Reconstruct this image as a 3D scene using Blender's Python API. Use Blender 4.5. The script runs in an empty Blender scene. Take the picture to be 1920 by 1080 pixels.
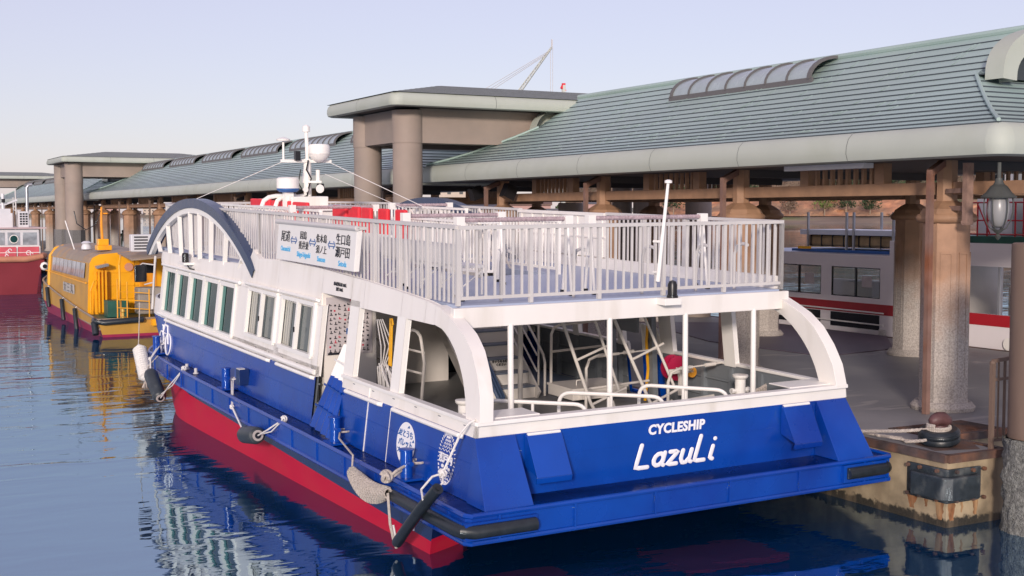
import bpy, math, random
from mathutils import Vector, Matrix, noise
random.seed(7)
scn = bpy.context.scene
COL = scn.collection
R = math.radians
# ---------------------------------------------------------------- camera
cam_d = bpy.data.cameras.new('camera'); cam = bpy.data.objects.new('camera', cam_d); COL.objects.link(cam)
scn.camera = cam
EYE = Vector((0, 0, 4.55)); YAW = R(28.2); PIT = math.atan((540-398)/2370.0)
cam.location = EYE
cam.rotation_euler = (math.pi/2 - PIT, 0, -YAW)
cam_d.sensor_width = 36; cam_d.lens = 36*2370/1920; cam_d.clip_start = .1; cam_d.clip_end = 9000
# ---------------------------------------------------------------- world, sun, exposure
SUN_EL, SUN_AZ = 13.0, 216.0        # azimuth clockwise from +Y
w = bpy.data.worlds.new('World'); scn.world = w; w.use_nodes = True
nt = w.node_tree; bg = nt.nodes['Background']
sky = nt.nodes.new('ShaderNodeTexSky'); sky.sky_type = 'NISHITA'; sky.sun_disc = False
sky.sun_elevation = R(SUN_EL); sky.sun_rotation = R(SUN_AZ)
sky.air_density = 1.0; sky.dust_density = .6; sky.ozone_density = 3.0
# thin high cloud: part of the blue is veiled by an even lavender white
mx = nt.nodes.new('ShaderNodeMix'); mx.data_type = 'RGBA'; mx.inputs[0].default_value = .7; mx.inputs[7].default_value = (2.95,2.35,2.8,1)
nt.links.new(sky.outputs[0], mx.inputs[6]); nt.links.new(mx.outputs[2], bg.inputs[0]); bg.inputs[1].default_value = .12
sd = bpy.data.lights.new('sun', 'SUN'); sun = bpy.data.objects.new('sun', sd); COL.objects.link(sun)
sd.energy = 1.55; sd.angle = R(6); sd.color = (1, .87, .79)
sv = Vector((math.sin(R(SUN_AZ))*math.cos(R(SUN_EL)), math.cos(R(SUN_AZ))*math.cos(R(SUN_EL)), math.sin(R(SUN_EL))))
sun.rotation_euler = sv.to_track_quat('Z', 'Y').to_euler()
scn.view_settings.view_transform = 'Standard'; scn.view_settings.look = 'None'
scn.view_settings.gamma = 1; scn.view_settings.exposure = .95
scn.cycles.max_bounces = 8; scn.cycles.use_denoising = True

# ---------------------------------------------------------------- materials
MATS = {}
def mat(name, col, rough=.5, metal=0., var=0., vs=3., bump=0., bs=40., spec=.5, col2=None, c2s=2., c2t=.5, c2w=.12, coat=0, stretch=None, bumpd=.01):
    m = bpy.data.materials.new(name); m.use_nodes = True; t = m.node_tree; N = t.nodes; L = t.links
    b = N['Principled BSDF']; b.inputs['Roughness'].default_value = rough; b.inputs['Metallic'].default_value = metal
    b.inputs['Specular IOR Level'].default_value = spec; b.inputs['Coat Weight'].default_value = coat
    b.inputs['Base Color'].default_value = (*col, 1)
    tc = N.new('ShaderNodeTexCoord'); src = tc.outputs['Object']
    if stretch:
        mp = N.new('ShaderNodeMapping'); mp.inputs['Scale'].default_value = stretch; L.new(src, mp.inputs[0]); src = mp.outputs[0]
    out = None
    if col2:
        n = N.new('ShaderNodeTexNoise'); n.inputs['Scale'].default_value = c2s; n.inputs['Detail'].default_value = 8; L.new(src, n.inputs[0])
        r = N.new('ShaderNodeMapRange'); r.inputs[1].default_value = c2t-c2w; r.inputs[2].default_value = c2t+c2w; L.new(n.outputs[0], r.inputs[0])
        x = N.new('ShaderNodeMix'); x.data_type = 'RGBA'; x.inputs[6].default_value = (*col, 1); x.inputs[7].default_value = (*col2, 1)
        L.new(r.outputs[0], x.inputs[0]); out = x.outputs[2]
    if var:
        n = N.new('ShaderNodeTexNoise'); n.inputs['Scale'].default_value = vs; n.inputs['Detail'].default_value = 6; L.new(src, n.inputs[0])
        r = N.new('ShaderNodeMapRange'); r.inputs[1].default_value = .25; r.inputs[2].default_value = .75
        r.inputs[3].default_value = 1-var; r.inputs[4].default_value = 1+var; L.new(n.outputs[0], r.inputs[0])
        x = N.new('ShaderNodeVectorMath'); x.operation = 'SCALE'
        if out: L.new(out, x.inputs[0])
        else: x.inputs[0].default_value = col
        L.new(r.outputs[0], x.inputs['Scale']); out = x.outputs[0]
        q = N.new('ShaderNodeMapRange'); q.inputs[3].default_value = max(.02, rough-.12); q.inputs[4].default_value = min(1, rough+.12)
        L.new(n.outputs[0], q.inputs[0]); L.new(q.outputs[0], b.inputs['Roughness'])
    if out: L.new(out, b.inputs['Base Color'])
    if bump:
        n = N.new('ShaderNodeTexNoise'); n.inputs['Scale'].default_value = bs; n.inputs['Detail'].default_value = 5; L.new(src, n.inputs[0])
        k = N.new('ShaderNodeBump'); k.inputs['Strength'].default_value = bump; k.inputs['Distance'].default_value = bumpd
        L.new(n.outputs[0], k.inputs['Height']); L.new(k.outputs[0], b.inputs['Normal'])
    MATS[name] = m; return m
WHITE = mat('white_paint', (.83,.80,.75), .38, var=.04, vs=1.2, bump=.25, bs=1.3, bumpd=.012, col2=(.70,.66,.59), c2s=1.6, c2t=.66, c2w=.12, stretch=(1.6,1.6,.22))
WTRIM = mat('white_trim', (.86,.84,.79), .35, var=.03)
CREAM = mat('cream_paint', (.80,.75,.68), .5, var=.06, vs=2)
GREYP = mat('grey_rail_paint', (.58,.56,.54), .4, metal=0, var=.05)
BLUE = mat('blue_hull_paint', (.001,.055,.35), .27, var=.14, vs=1.1, bump=.3, bs=1.1, bumpd=.012, spec=.5, coat=.1, col2=(.002,.035,.27), c2s=.7, c2t=.56)
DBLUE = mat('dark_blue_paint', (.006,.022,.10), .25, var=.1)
NAVY = mat('navy_arch_paint', (.032,.055,.115), .3, var=.1, vs=4)
RED = mat('red_antifouling', (.50,.005,.04), .6, var=.10, vs=1.2, spec=.25, col2=(.40,.02,.04), c2s=1.2, c2t=.62, c2w=.2, stretch=(1,1,3))
DECKB = mat('blue_grey_deck', (.36,.42,.55), .45, var=.06, vs=.8)
DECKG = mat('grey_deck', (.24,.24,.235), .5, var=.18, vs=2)
DECKW = mat('blue_deck_paint', (.13,.17,.22), .4, var=.1)
STEEL = mat('dark_bulwark', (.18,.20,.215), .5, var=.1)
TUBE = mat('cream_tube', (.68,.64,.58), .4, var=.04)
RUBBER = mat('black_rubber', (.014,.02,.026), .38, var=.3, vs=9, bump=.2, bs=30)
ORUB = mat('worn_rubber', (.03,.04,.048), .45, var=.3, vs=7, col2=(.10,.11,.11), c2s=5, c2t=.64, bump=.3, bs=25)
ROPE = mat('rope_fibre', (.46,.41,.36), .85, var=.25, vs=30, bump=.6, bs=90)
ROPEW = mat('white_rope', (.7,.68,.65), .8, var=.15, vs=30, bump=.5, bs=60)
GLASS = mat('tinted_glass', (.012,.055,.055), .08, spec=.3, var=.5, vs=.9)
SCR = mat('screen_dark', (.012,.014,.018), .12)
CURT = mat('green_curtain', (.10,.22,.19), .8, var=.1)
CURTW = mat('cream_curtain', (.45,.44,.38), .7, var=.08)
ROOF = mat('green_metal_roof', (.38,.51,.47), .42, metal=0, var=.13, vs=.5, bump=.1, bs=2, col2=(.31,.395,.36), c2s=.25, c2t=.52, c2w=.15)
SEAM_SHADE = mat('roof_seam_shade', (.05,.065,.075), .6)  # dark fascia joints, and shadow under the roof course lips painted in
FASC = mat('green_fascia', (.44,.475,.415), .6, metal=0, var=.06, vs=.8, col2=(.37,.40,.33), c2s=.8, c2t=.6)
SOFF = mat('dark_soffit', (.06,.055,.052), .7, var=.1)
BROWN = mat('brown_timber_paint', (.33,.19,.11), .65, var=.22, vs=3, bump=.3, bs=30)
CONC = mat('portal_concrete', (.33,.265,.22), .7, var=.10, vs=1.0, bump=.15, bs=25, col2=(.28,.235,.20), c2s=.7, c2t=.56)
STONE = mat('stone_cladding', (.16,.155,.15), .8, var=.3, vs=25, bump=.4, bs=60)
SKYL = mat('skylight_plastic', (.33,.39,.41), .25, var=.1)
RUST = mat('rusty_steel', (.075,.055,.05), .7, var=.4, vs=6, bump=.4, bs=40, col2=(.17,.075,.04), c2s=2.2, c2t=.56)
PILE = mat('brown_steel_pile', (.17,.115,.085), .7, var=.15, vs=4, stretch=(1,1,.15))
BARN = mat('barnacles', (.22,.22,.20), .9, var=.6, vs=22, bump=1, bs=50, bumpd=.05)
YEL = mat('yellow_boat_paint', (.90,.42,.012), .35, var=.08, vs=1.5, col2=(.62,.24,.02), c2s=1.5, c2t=.66)
YELD = mat('weathered_yellow', (.50,.27,.045), .5, var=.15, vs=1.2)
TAN = mat('weathered_roof', (.30,.235,.17), .55, var=.2, vs=1.4, col2=(.42,.25,.1), c2s=.8, c2t=.6)
GRN = mat('green_deck', (.02,.10,.075), .5, var=.2)
MAG = mat('magenta_antifoul', (.30,.012,.06), .5, var=.15)
MARO = mat('maroon_hull', (.20,.018,.028), .45, var=.12, vs=.6)
PINK = mat('faded_red_panel', (.60,.10,.13), .5, var=.1)
BWHITE = mat('boat_white', (.66,.66,.68), .4, var=.08, vs=1.5)
PALE = mat('pale_pink_hull', (.86,.81,.82), .35, var=.05, vs=.6, bump=.1, bs=1)
STRIPE = mat('red_stripe', (.42,.015,.025), .4, var=.06)
REDF = mat('red_fabric', (.75,.03,.045), .6, var=.18, vs=4)
ORAN = mat('orange_paint', (.85,.33,.02), .4, var=.1)
YELB = mat('yellow_strap', (.85,.42,.01), .5)
BLACK = mat('black_plastic', (.012,.012,.014), .35)
ALU = mat('galvanised_steel', (.42,.43,.45), .35, metal=.6, var=.12)
LAMP = mat('lamp_bronze', (.10,.105,.095), .45, metal=.4, var=.15)
FROST = mat('frosted_glass', (.27,.27,.27), .3)
CLIFF = mat('orange_cliff', (.50,.24,.13), .95, var=.35, vs=.16, col2=(.30,.19,.12), c2s=.07, c2t=.5)
HILLM = mat('brown_hill', (.16,.115,.075), .95, var=.35, vs=.1, col2=(.06,.08,.035), c2s=.03, c2t=.52)
MUD = mat('beach_mud', (.24,.18,.13), .9, var=.3, vs=.05, col2=(.16,.20,.05), c2s=.03, c2t=.62)
LEAFA = mat('bare_twigs', (.21,.145,.105), .9, var=.4, vs=.2)
LEAFB = mat('dark_leaves', (.035,.055,.022), .9, var=.4, vs=.2)
INK = mat('black_lettering', (.01,.012,.02), .5)
LBLUE = mat('light_blue_lettering', (.10,.42,.70), .5)
MBLUE = mat('mid_blue_lettering', (.03,.12,.35), .5)
PAPER = mat('poster_paper', (.55,.50,.50), .6, var=.1)
PRED = mat('red_print', (.55,.03,.07), .5)
WLET = mat('white_lettering', (.86,.86,.88), .4)
TIMB = mat('pale_timber', (.40,.28,.14), .7, var=.25, vs=5)
MATP = mat('purple_rubber_mat', (.085,.068,.092), .55, var=.25, vs=.9)
CRANE = mat('crane_cream', (.60,.62,.55), .6)
SKIN = mat('skin', (.45,.26,.18), .5); HAIR = mat('black_hair', (.012,.010,.010), .6); COAT = mat('dark_green_coat', (.035,.045,.03), .8)

def deckmat():
    m = mat('pier_asphalt', (.19,.188,.188), .55, var=.2, vs=.6, bump=.25, bs=30, col2=(.25,.243,.235), c2s=.35, c2t=.55, c2w=.1)
    N = m.node_tree.nodes; L = m.node_tree.links; b = N['Principled BSDF']; src = b.inputs['Base Color'].links[0].from_socket
    n = N.new('ShaderNodeTexNoise'); n.inputs['Scale'].default_value = .9; n.inputs['Detail'].default_value = 10; n.inputs['Distortion'].default_value = .8
    mp = N.new('ShaderNodeMapping'); mp.inputs['Scale'].default_value = (.6, 2.2, 1); tc = N.new('ShaderNodeTexCoord')
    L.new(tc.outputs['Object'], mp.inputs[0]); L.new(mp.outputs[0], n.inputs[0])
    r = N.new('ShaderNodeMapRange'); r.inputs[1].default_value = .62; r.inputs[2].default_value = .68; L.new(n.outputs[0], r.inputs[0])
    x = N.new('ShaderNodeMix'); x.data_type = 'RGBA'; x.inputs[7].default_value = (.32,.30,.28,1); L.new(r.outputs[0], x.inputs[0]); L.new(src, x.inputs[6])
    L.new(x.outputs[2], b.inputs['Base Color']); return m
PDECK = deckmat()
def vgrad(name, lo, hi, z0, z1, nz=.5, ns=3., grime=None, mot=(.75,1.2)):
    """two finishes meeting at a ragged height (paint worn off the foot of a column, rust runs, weed at the waterline)"""
    m = mat(name, lo, .75, bump=.3, bs=40); N = m.node_tree.nodes; L = m.node_tree.links; b = N['Principled BSDF']
    g = N.new('ShaderNodeNewGeometry'); s = N.new('ShaderNodeSeparateXYZ'); L.new(g.outputs['Position'], s.inputs[0])
    n = N.new('ShaderNodeTexNoise'); n.inputs['Scale'].default_value = ns; n.inputs['Detail'].default_value = 9; L.new(g.outputs['Position'], n.inputs[0])
    a = N.new('ShaderNodeMath'); a.operation = 'MULTIPLY_ADD'; a.inputs[1].default_value = nz*2; L.new(n.outputs[0], a.inputs[0]); L.new(s.outputs[2], a.inputs[2])
    r = N.new('ShaderNodeMapRange'); r.inputs[1].default_value = z0+nz; r.inputs[2].default_value = z1+nz; L.new(a.outputs[0], r.inputs[0])
    n2 = N.new('ShaderNodeTexNoise'); n2.inputs['Scale'].default_value = 35; n2.inputs['Detail'].default_value = 3; L.new(g.outputs['Position'], n2.inputs[0])
    c = N.new('ShaderNodeMapRange'); c.inputs[1].default_value = .3; c.inputs[2].default_value = .7; c.inputs[3].default_value = .68; c.inputs[4].default_value = 1.28; L.new(n2.outputs[0], c.inputs[0])
    lo_ = N.new('ShaderNodeVectorMath'); lo_.operation = 'SCALE'; lo_.inputs[0].default_value = lo; L.new(c.outputs[0], lo_.inputs['Scale'])
    n3 = N.new('ShaderNodeTexNoise'); n3.inputs['Scale'].default_value = 2; n3.inputs['Detail'].default_value = 6; L.new(g.outputs['Position'], n3.inputs[0])
    c3 = N.new('ShaderNodeMapRange'); c3.inputs[1].default_value = .3; c3.inputs[2].default_value = .7; c3.inputs[3].default_value = mot[0]; c3.inputs[4].default_value = mot[1]; L.new(n3.outputs[0], c3.inputs[0])
    hi_ = N.new('ShaderNodeVectorMath'); hi_.operation = 'SCALE'; hi_.inputs[0].default_value = hi; L.new(c3.outputs[0], hi_.inputs['Scale'])
    x = N.new('ShaderNodeMix'); x.data_type = 'RGBA'; L.new(r.outputs[0], x.inputs[0]); L.new(lo_.outputs[0], x.inputs[6]); L.new(hi_.outputs[0], x.inputs[7])
    out = x.outputs[2]
    if grime:
        mp = N.new('ShaderNodeMapping'); mp.inputs['Scale'].default_value = (2.1,2.1,.35); L.new(g.outputs['Position'], mp.inputs[0])
        n4 = N.new('ShaderNodeTexNoise'); n4.inputs['Scale'].default_value = 1.0; n4.inputs['Detail'].default_value = 5; L.new(mp.outputs[0], n4.inputs[0])
        r4 = N.new('ShaderNodeMapRange'); r4.inputs[1].default_value = .52; r4.inputs[2].default_value = .70; L.new(n4.outputs[0], r4.inputs[0])
        y = N.new('ShaderNodeMix'); y.data_type = 'RGBA'; y.inputs[7].default_value = (*grime, 1); L.new(r4.outputs[0], y.inputs[0]); L.new(out, y.inputs[6]); out = y.outputs[2]
    L.new(out, b.inputs['Base Color']); return m
PEDM = vgrad('worn_column_paint', (.40,.36,.32), (.38,.225,.14), 2.3, 3.6, .6, 2.5)
PWALL = vgrad('quay_concrete', (.035,.03,.022), (.42,.33,.21), .10, .15, .12, 11, grime=(.22,.16,.10), mot=(.45,1.2))

def watermat():
    m = bpy.data.materials.new('harbour_water'); m.use_nodes = True; N = m.node_tree.nodes; L = m.node_tree.links
    b = N['Principled BSDF']; b.inputs['Base Color'].default_value = (.001,.028,.085,1); b.inputs['Roughness'].default_value = .015
    b.inputs['IOR'].default_value = 5.5; b.inputs['Specular Tint'].default_value = (.72,.90,1,1); b.inputs['Specular IOR Level'].default_value = .5
    g = N.new('ShaderNodeNewGeometry')
    def nz(sc, scale, det=2, dist=0.):
        mp = N.new('ShaderNodeMapping'); mp.inputs['Scale'].default_value = scale; mp.inputs['Rotation'].default_value = (0,0,R(28))
        L.new(g.outputs['Position'], mp.inputs[0]); n = N.new('ShaderNodeTexNoise'); n.inputs['Scale'].default_value = sc
        n.inputs['Detail'].default_value = det; n.inputs['Distortion'].default_value = dist; L.new(mp.outputs[0], n.inputs[0]); return n.outputs[0]
    a = nz(.9, (.55,1.3,1), 2.5, .6); c = nz(4.5, (.5,1.2,1), 2); big = nz(.11, (1,1,1), 2)
    r = N.new('ShaderNodeMapRange'); r.inputs[1].default_value = .42; r.inputs[2].default_value = .62; r.inputs[3].default_value = .25; r.inputs[4].default_value = 1; L.new(big, r.inputs[0])
    m1 = N.new('ShaderNodeMath'); m1.operation = 'MULTIPLY'; L.new(a, m1.inputs[0]); L.new(r.outputs[0], m1.inputs[1])
    m2 = N.new('ShaderNodeMath'); m2.operation = 'MULTIPLY_ADD'; m2.inputs[1].default_value = .055; L.new(c, m2.inputs[0]); L.new(m1.outputs[0], m2.inputs[2])
    k = N.new('ShaderNodeBump'); k.inputs['Strength'].default_value = 1; k.inputs['Distance'].default_value = .04
    L.new(m2.outputs[0], k.inputs['Height']); L.new(k.outputs[0], b.inputs['Normal']); return m
WATER = watermat()

# ---------------------------------------------------------------- mesh building
def link(o, parent=None):
    COL.objects.link(o)
    if parent: o.parent = parent
    return o
def tag(o, label=None, cat=None, group=None, kind=None):
    if label: o['label'] = label
    if cat: o['category'] = cat
    if group: o['group'] = group
    if kind: o['kind'] = kind
    return o
SHIP_M = Matrix.Identity(4)
def thing(name, loc, label, cat, group=None, ship=False, rz=0):
    o = bpy.data.objects.new(name, None); link(o); o.empty_display_size = .2
    M = Matrix.Translation(Vector(loc)) @ Matrix.Rotation(rz, 4, 'Z')
    o.matrix_world = SHIP_M @ M if ship else M
    o['_loc'] = 0; del o['_loc']
    return tag(o, label, cat, group)
class MB:
    def __init__(s): s.v = []; s.f = []; s.m = []; s.cur = 0
    def add(s, vs, fs):
        b = len(s.v); s.v += [tuple(x) for x in vs]; s.f += [tuple(b+i for i in f) for f in fs]; s.m += [s.cur]*len(fs); return s
    def box(s, c, d, rot=None):
        hx, hy, hz = d[0]/2, d[1]/2, d[2]/2
        P = [Vector((x, y, z)) for z in (-hz, hz) for y in (-hy, hy) for x in (-hx, hx)]
        if rot is not None: P = [rot @ p for p in P]
        c = Vector(c)
        return s.add([p+c for p in P], [(0,2,3,1),(4,5,7,6),(0,1,5,4),(2,6,7,3),(0,4,6,2),(1,3,7,5)])
    def bb(s, x0, x1, y0, y1, z0, z1): return s.box(((x0+x1)/2,(y0+y1)/2,(z0+z1)/2), (abs(x1-x0),abs(y1-y0),abs(z1-z0)))
    def bar(s, p, q, w, h, up=(0,0,1)):
        p, q = Vector(p), Vector(q); d = (q-p); L = d.length; d.normalize(); up = Vector(up)
        x = d.cross(up)
        if x.length < 1e-4: x = d.cross(Vector((0,1,0)))
        x.normalize(); z = x.cross(d)
        M = Matrix((x, d, z)).transposed()
        return s.box((p+q)/2, (w, L, h), M)
    def tube(s, pts, r, n=8, cap=True, closed=False):
        pts = [Vector(p) for p in pts]; k = len(pts); rs = r if isinstance(r, (list, tuple)) else [r]*k
        rings = []; prev = None
        for i, p in enumerate(pts):
            a = pts[i-1] if (i > 0 or closed) else p; b = pts[(i+1) % k] if (i < k-1 or closed) else p
            t = (b-a).normalized()
            if prev is None:
                prev = t.orthogonal().normalized()
            x = (prev - t*prev.dot(t)); x = x.normalized() if x.length > 1e-5 else t.orthogonal().normalized(); prev = x
            y = t.cross(x); rings.append([p + (x*math.cos(2*math.pi*j/n) + y*math.sin(2*math.pi*j/n))*rs[i] for j in range(n)])
        vs = [v for g in rings for v in g]; fs = []
        for i in range(k if closed else k-1):
            i2 = (i+1) % k
            for j in range(n): fs.append((i*n+j, i*n+(j+1) % n, i2*n+(j+1) % n, i2*n+j))
        if cap and not closed: fs += [tuple(range(n))[::-1], tuple((k-1)*n+j for j in range(n))]
        return s.add(vs, fs)
    def lathe(s, c, prof, n=24, axis='z', phase=0.):
        c = Vector(c); vs = []; fs = []
        for (r, h) in prof:
            for j in range(n):
                a = 2*math.pi*j/n+phase
                p = (r*math.cos(a), r*math.sin(a), h)
                if axis == 'x': p = (p[2], p[0], p[1])
                if axis == 'y': p = (p[0], p[2], p[1])
                vs.append(c+Vector(p))
        for i in range(len(prof)-1):
            for j in range(n): fs.append((i*n+j, i*n+(j+1) % n, (i+1)*n+(j+1) % n, (i+1)*n+j))
        fs += [tuple(range(n))[::-1], tuple((len(prof)-1)*n+j for j in range(n))]
        return s.add(vs, fs)
    def prism(s, poly, off):
        off = Vector(off); n = len(poly); P = [Vector(p) for p in poly]
        return s.add(P+[p+off for p in P], [tuple(range(n))[::-1], tuple(range(n, 2*n))] + [(i, (i+1) % n, n+(i+1) % n, n+i) for i in range(n)])
    def strip(s, A, B):
        n = len(A); return s.add(list(A)+list(B), [(i, i+1, n+i+1, n+i) for i in range(n-1)])
    def grid(s, rows):
        n = len(rows[0]); return s.add([p for r in rows for p in r], [(i*n+j, i*n+j+1, (i+1)*n+j+1, (i+1)*n+j) for i in range(len(rows)-1) for j in range(n-1)])
    def build(s, name, mats, parent=None, base=(0,0,0), smooth=False, solid=0, bevel=0, off=-1):
        me = bpy.data.meshes.new(name); b = Vector(base)
        me.from_pydata([Vector(v)-b for v in s.v], [], s.f)
        for m in (mats if isinstance(mats, (list, tuple)) else [mats]): me.materials.append(m)
        me.polygons.foreach_set('material_index', s.m)
        if smooth: me.polygons.foreach_set('use_smooth', [True]*len(s.f))
        me.update()
        o = bpy.data.objects.new(name, me); link(o, parent)
        if smooth and smooth != 'all':
            try: me.set_sharp_from_angle(angle=R(smooth if smooth is not True else 40))
            except Exception: pass
        if solid:
            md = o.modifiers.new('solid', 'SOLIDIFY'); md.thickness = solid; md.offset = off
        if bevel:
            md = o.modifiers.new('bevel', 'BEVEL'); md.width = bevel; md.segments = 2; md.limit_method = 'ANGLE'
        return o
def text(name, body, size, o, xd, yd, mats, parent, bold=0., shear=0., align='CENTER', sx=1., base=(0,0,0), spacing=1., depth=.004, off=.004):
    cu = bpy.data.curves.new(name, 'FONT'); cu.body = body; cu.size = size; cu.align_x = align; cu.align_y = 'CENTER'
    cu.offset = bold; cu.shear = shear; cu.space_character = spacing; cu.extrude = depth; cu.resolution_u = 3
    t = bpy.data.objects.new('t', cu); COL.objects.link(t)
    dg = bpy.context.evaluated_depsgraph_get(); me = bpy.data.meshes.new_from_object(t.evaluated_get(dg))
    bpy.data.objects.remove(t)
    x = Vector(xd).normalized(); y = Vector(yd); y = (y-x*y.dot(x)).normalized(); z = x.cross(y)
    o_ = Vector(o)-Vector(base)+z*off
    for v in me.vertices:
        c = v.co; v.co = o_ + x*(c.x*sx) + y*c.y + z*c.z
    me.materials.clear(); me.materials.append(mats)
    ob = bpy.data.objects.new(name, me); link(ob, parent); return ob
def arcpts(c, r, a0, a1, n, f): return [f(c[0]+r*math.cos(R(a0+(a1-a0)*i/n)), c[1]+r*math.sin(R(a0+(a1-a0)*i/n))) for i in range(n+1)]
def uframe(p0, p1, top0, top1, rad, n=6):
    """tube path: foot p0 -> top0 -> top1 -> foot p1 with rounded upper corners"""
    p0, p1, a, b = map(Vector, (p0, p1, top0, top1)); pts = [p0]
    for c, u, v in ((a, (p0-a).normalized(), (b-a).normalized()), (b, (a-b).normalized(), (p1-b).normalized())):
        for i in range(n+1):
            t = i/n; pts.append(c + u*rad*(1-t)**2 + v*rad*t**2)
    return pts+[p1]
# ================================================================ setting: water, shore, pier
o = MB().add([(-2500,-600,0),(3500,-600,0),(3500,5200,0),(-2500,5200,0)], [(0,1,2,3)]).build('water', WATER); tag(o, kind='structure')

def azd(px, dist, z=0.):
    """world point at a bearing (given as the column where it is seen) and distance from the quay"""
    a = YAW + math.atan((px-960)/2370.0); return Vector((dist*math.sin(a), dist*math.cos(a), z))
# far shore: mud beach, orange cliff foot, wooded slope
def ridge_h(px): return 27 + 18*max(0, min(1, (px-1120)/250)) + 5*math.sin(px*.013) + 3*math.sin(px*.041)
rows = []; cl = []
pxs = [1050+ i*7 for i in range(160)]
prof = [(0,-1,0),(14,.5,0),(40,1.6,0),(62,2.8,0)]
bm_ = MB(); R0 = []
for k in range(4): R0.append([azd(p, 545+prof[k][0]*.9+20*noise.noise(Vector((p*.01, k, 0))), prof[k][1]) for p in pxs])
bm_.grid(R0); o = bm_.build('beach', MUD, smooth='all'); tag(o, kind='structure')
C0 = []
for k in range(9):
    t = k/8; row = []
    for p in pxs:
        h = (8+6*noise.noise(Vector((p*.012, 3, 0)))) * min(1, max(.1, (p-1130)/80))
        jag = 5*noise.noise(Vector((p*.03, t*2.5, 1)))+2.5*noise.noise(Vector((p*.1, t*6, 5)))
        row.append(azd(p, 592+22*t+jag, 2.8+h*t))
    C0.append(row)
o = MB().grid(C0).build('cliff', CLIFF, smooth=False); tag(o, kind='structure')
H0 = []
for k in range(12):
    t = k/11; row = []
    for i, p in enumerate(pxs):
        zb = C0[-1][i].z; row.append(azd(p, 614+90*t+4*noise.noise(Vector((p*.03, t*4, 9))), zb-.6+(ridge_h(p)-zb)*math.sin(t*1.57)+2*noise.noise(Vector((p*.04, t*5, 2)))))
    H0.append(row)
o = MB().grid(H0).build('hill', HILLM, smooth='all'); tag(o, kind='structure')
wa = MB(); rr = random.Random(3)
for i in range(15000):
    k = rr.random(); j = rr.randrange(11); i0 = rr.randrange(len(pxs)-1)
    a = H0[j][i0].lerp(H0[j+1][i0+1], rr.random()); sz = rr.uniform(.5, 1.6)
    dark = noise.noise(Vector((a.x*.035, a.y*.035, 7))) > .12
    wa.cur = 1 if dark else 0
    if dark: sz *= 1.4
    hgt = rr.uniform(.3, 5 if dark else 3.4)
    c = a+Vector((rr.uniform(-3,3), rr.uniform(-3,3), hgt)); v = [c+Vector((rr.uniform(-1,1), rr.uniform(-1,1), rr.uniform(-1,1)))*sz for _ in range(3)]
    wa.add(v, [(0,1,2)])
o = wa.build('woods', [LEAFA, LEAFB]); tag(o, 'brown and dark green woods covering the slope above the orange cliff', 'woods', kind='stuff')
def tree(px, dist, z, h, w_, leaf, label, seed, n=900):
    rt = random.Random(seed); b = azd(px, dist, z); t = thing('tree', b, label, 'tree', 'trees along the far beach')
    m = MB(); m.tube([b, b+Vector((.2,0,h*.3)), b+Vector((-.2,.1,h*.6))], [.28,.2,.1], 6)
    for k in range(6):
        a = rt.uniform(0,6.28); m.tube([b+Vector((0,0,h*(.2+.06*k))), b+Vector((math.cos(a)*w_*.6, math.sin(a)*w_*.6, h*(.45+.07*k)))], [.12,.04], 5)
    m.build('trunk', TAN, t, b); c = MB()
    for k in range(n):
        a = rt.uniform(0,6.28); q = rt.random()**.5; zz = rt.uniform(.25,1)
        rad = w_*q*math.sin(min(1, (1.15-zz)*1.6)*1.5)*(1+.35*math.sin(3*a+seed))
        p = b+Vector((math.cos(a)*rad, math.sin(a)*rad, h*zz)); s_ = rt.uniform(.3,.95)
        c.add([p+Vector((rt.uniform(-1,1), rt.uniform(-1,1), rt.uniform(-1,1)))*s_ for _ in range(3)], [(0,1,2)])
    c.build('crown', leaf, t, b)
LG = mat('fresh_green_leaves', (.12,.16,.04), .9, var=.3, vs=.4)
tree(1262, 590, 2.8, 15, 5.5, LEAFB, 'dark evergreen tree by the white house where the orange cliff starts', 2)
tree(1545, 592, 3.0, 14, 4.6, LG, 'pale green tree in front of the orange cliff', 5)
tree(1585, 594, 3.2, 15, 5.5, LEAFB, 'dark round tree beside the pale green tree on the cliff', 8)
tree(1630, 594, 3.2, 11, 4, LEAFB, 'small dark tree on the cliff behind the purple shaded quay column', 11)
tree(1480, 594, 3.2, 10, 3.5, LEAFA, 'bare brown tree low on the orange cliff', 14)

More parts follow.
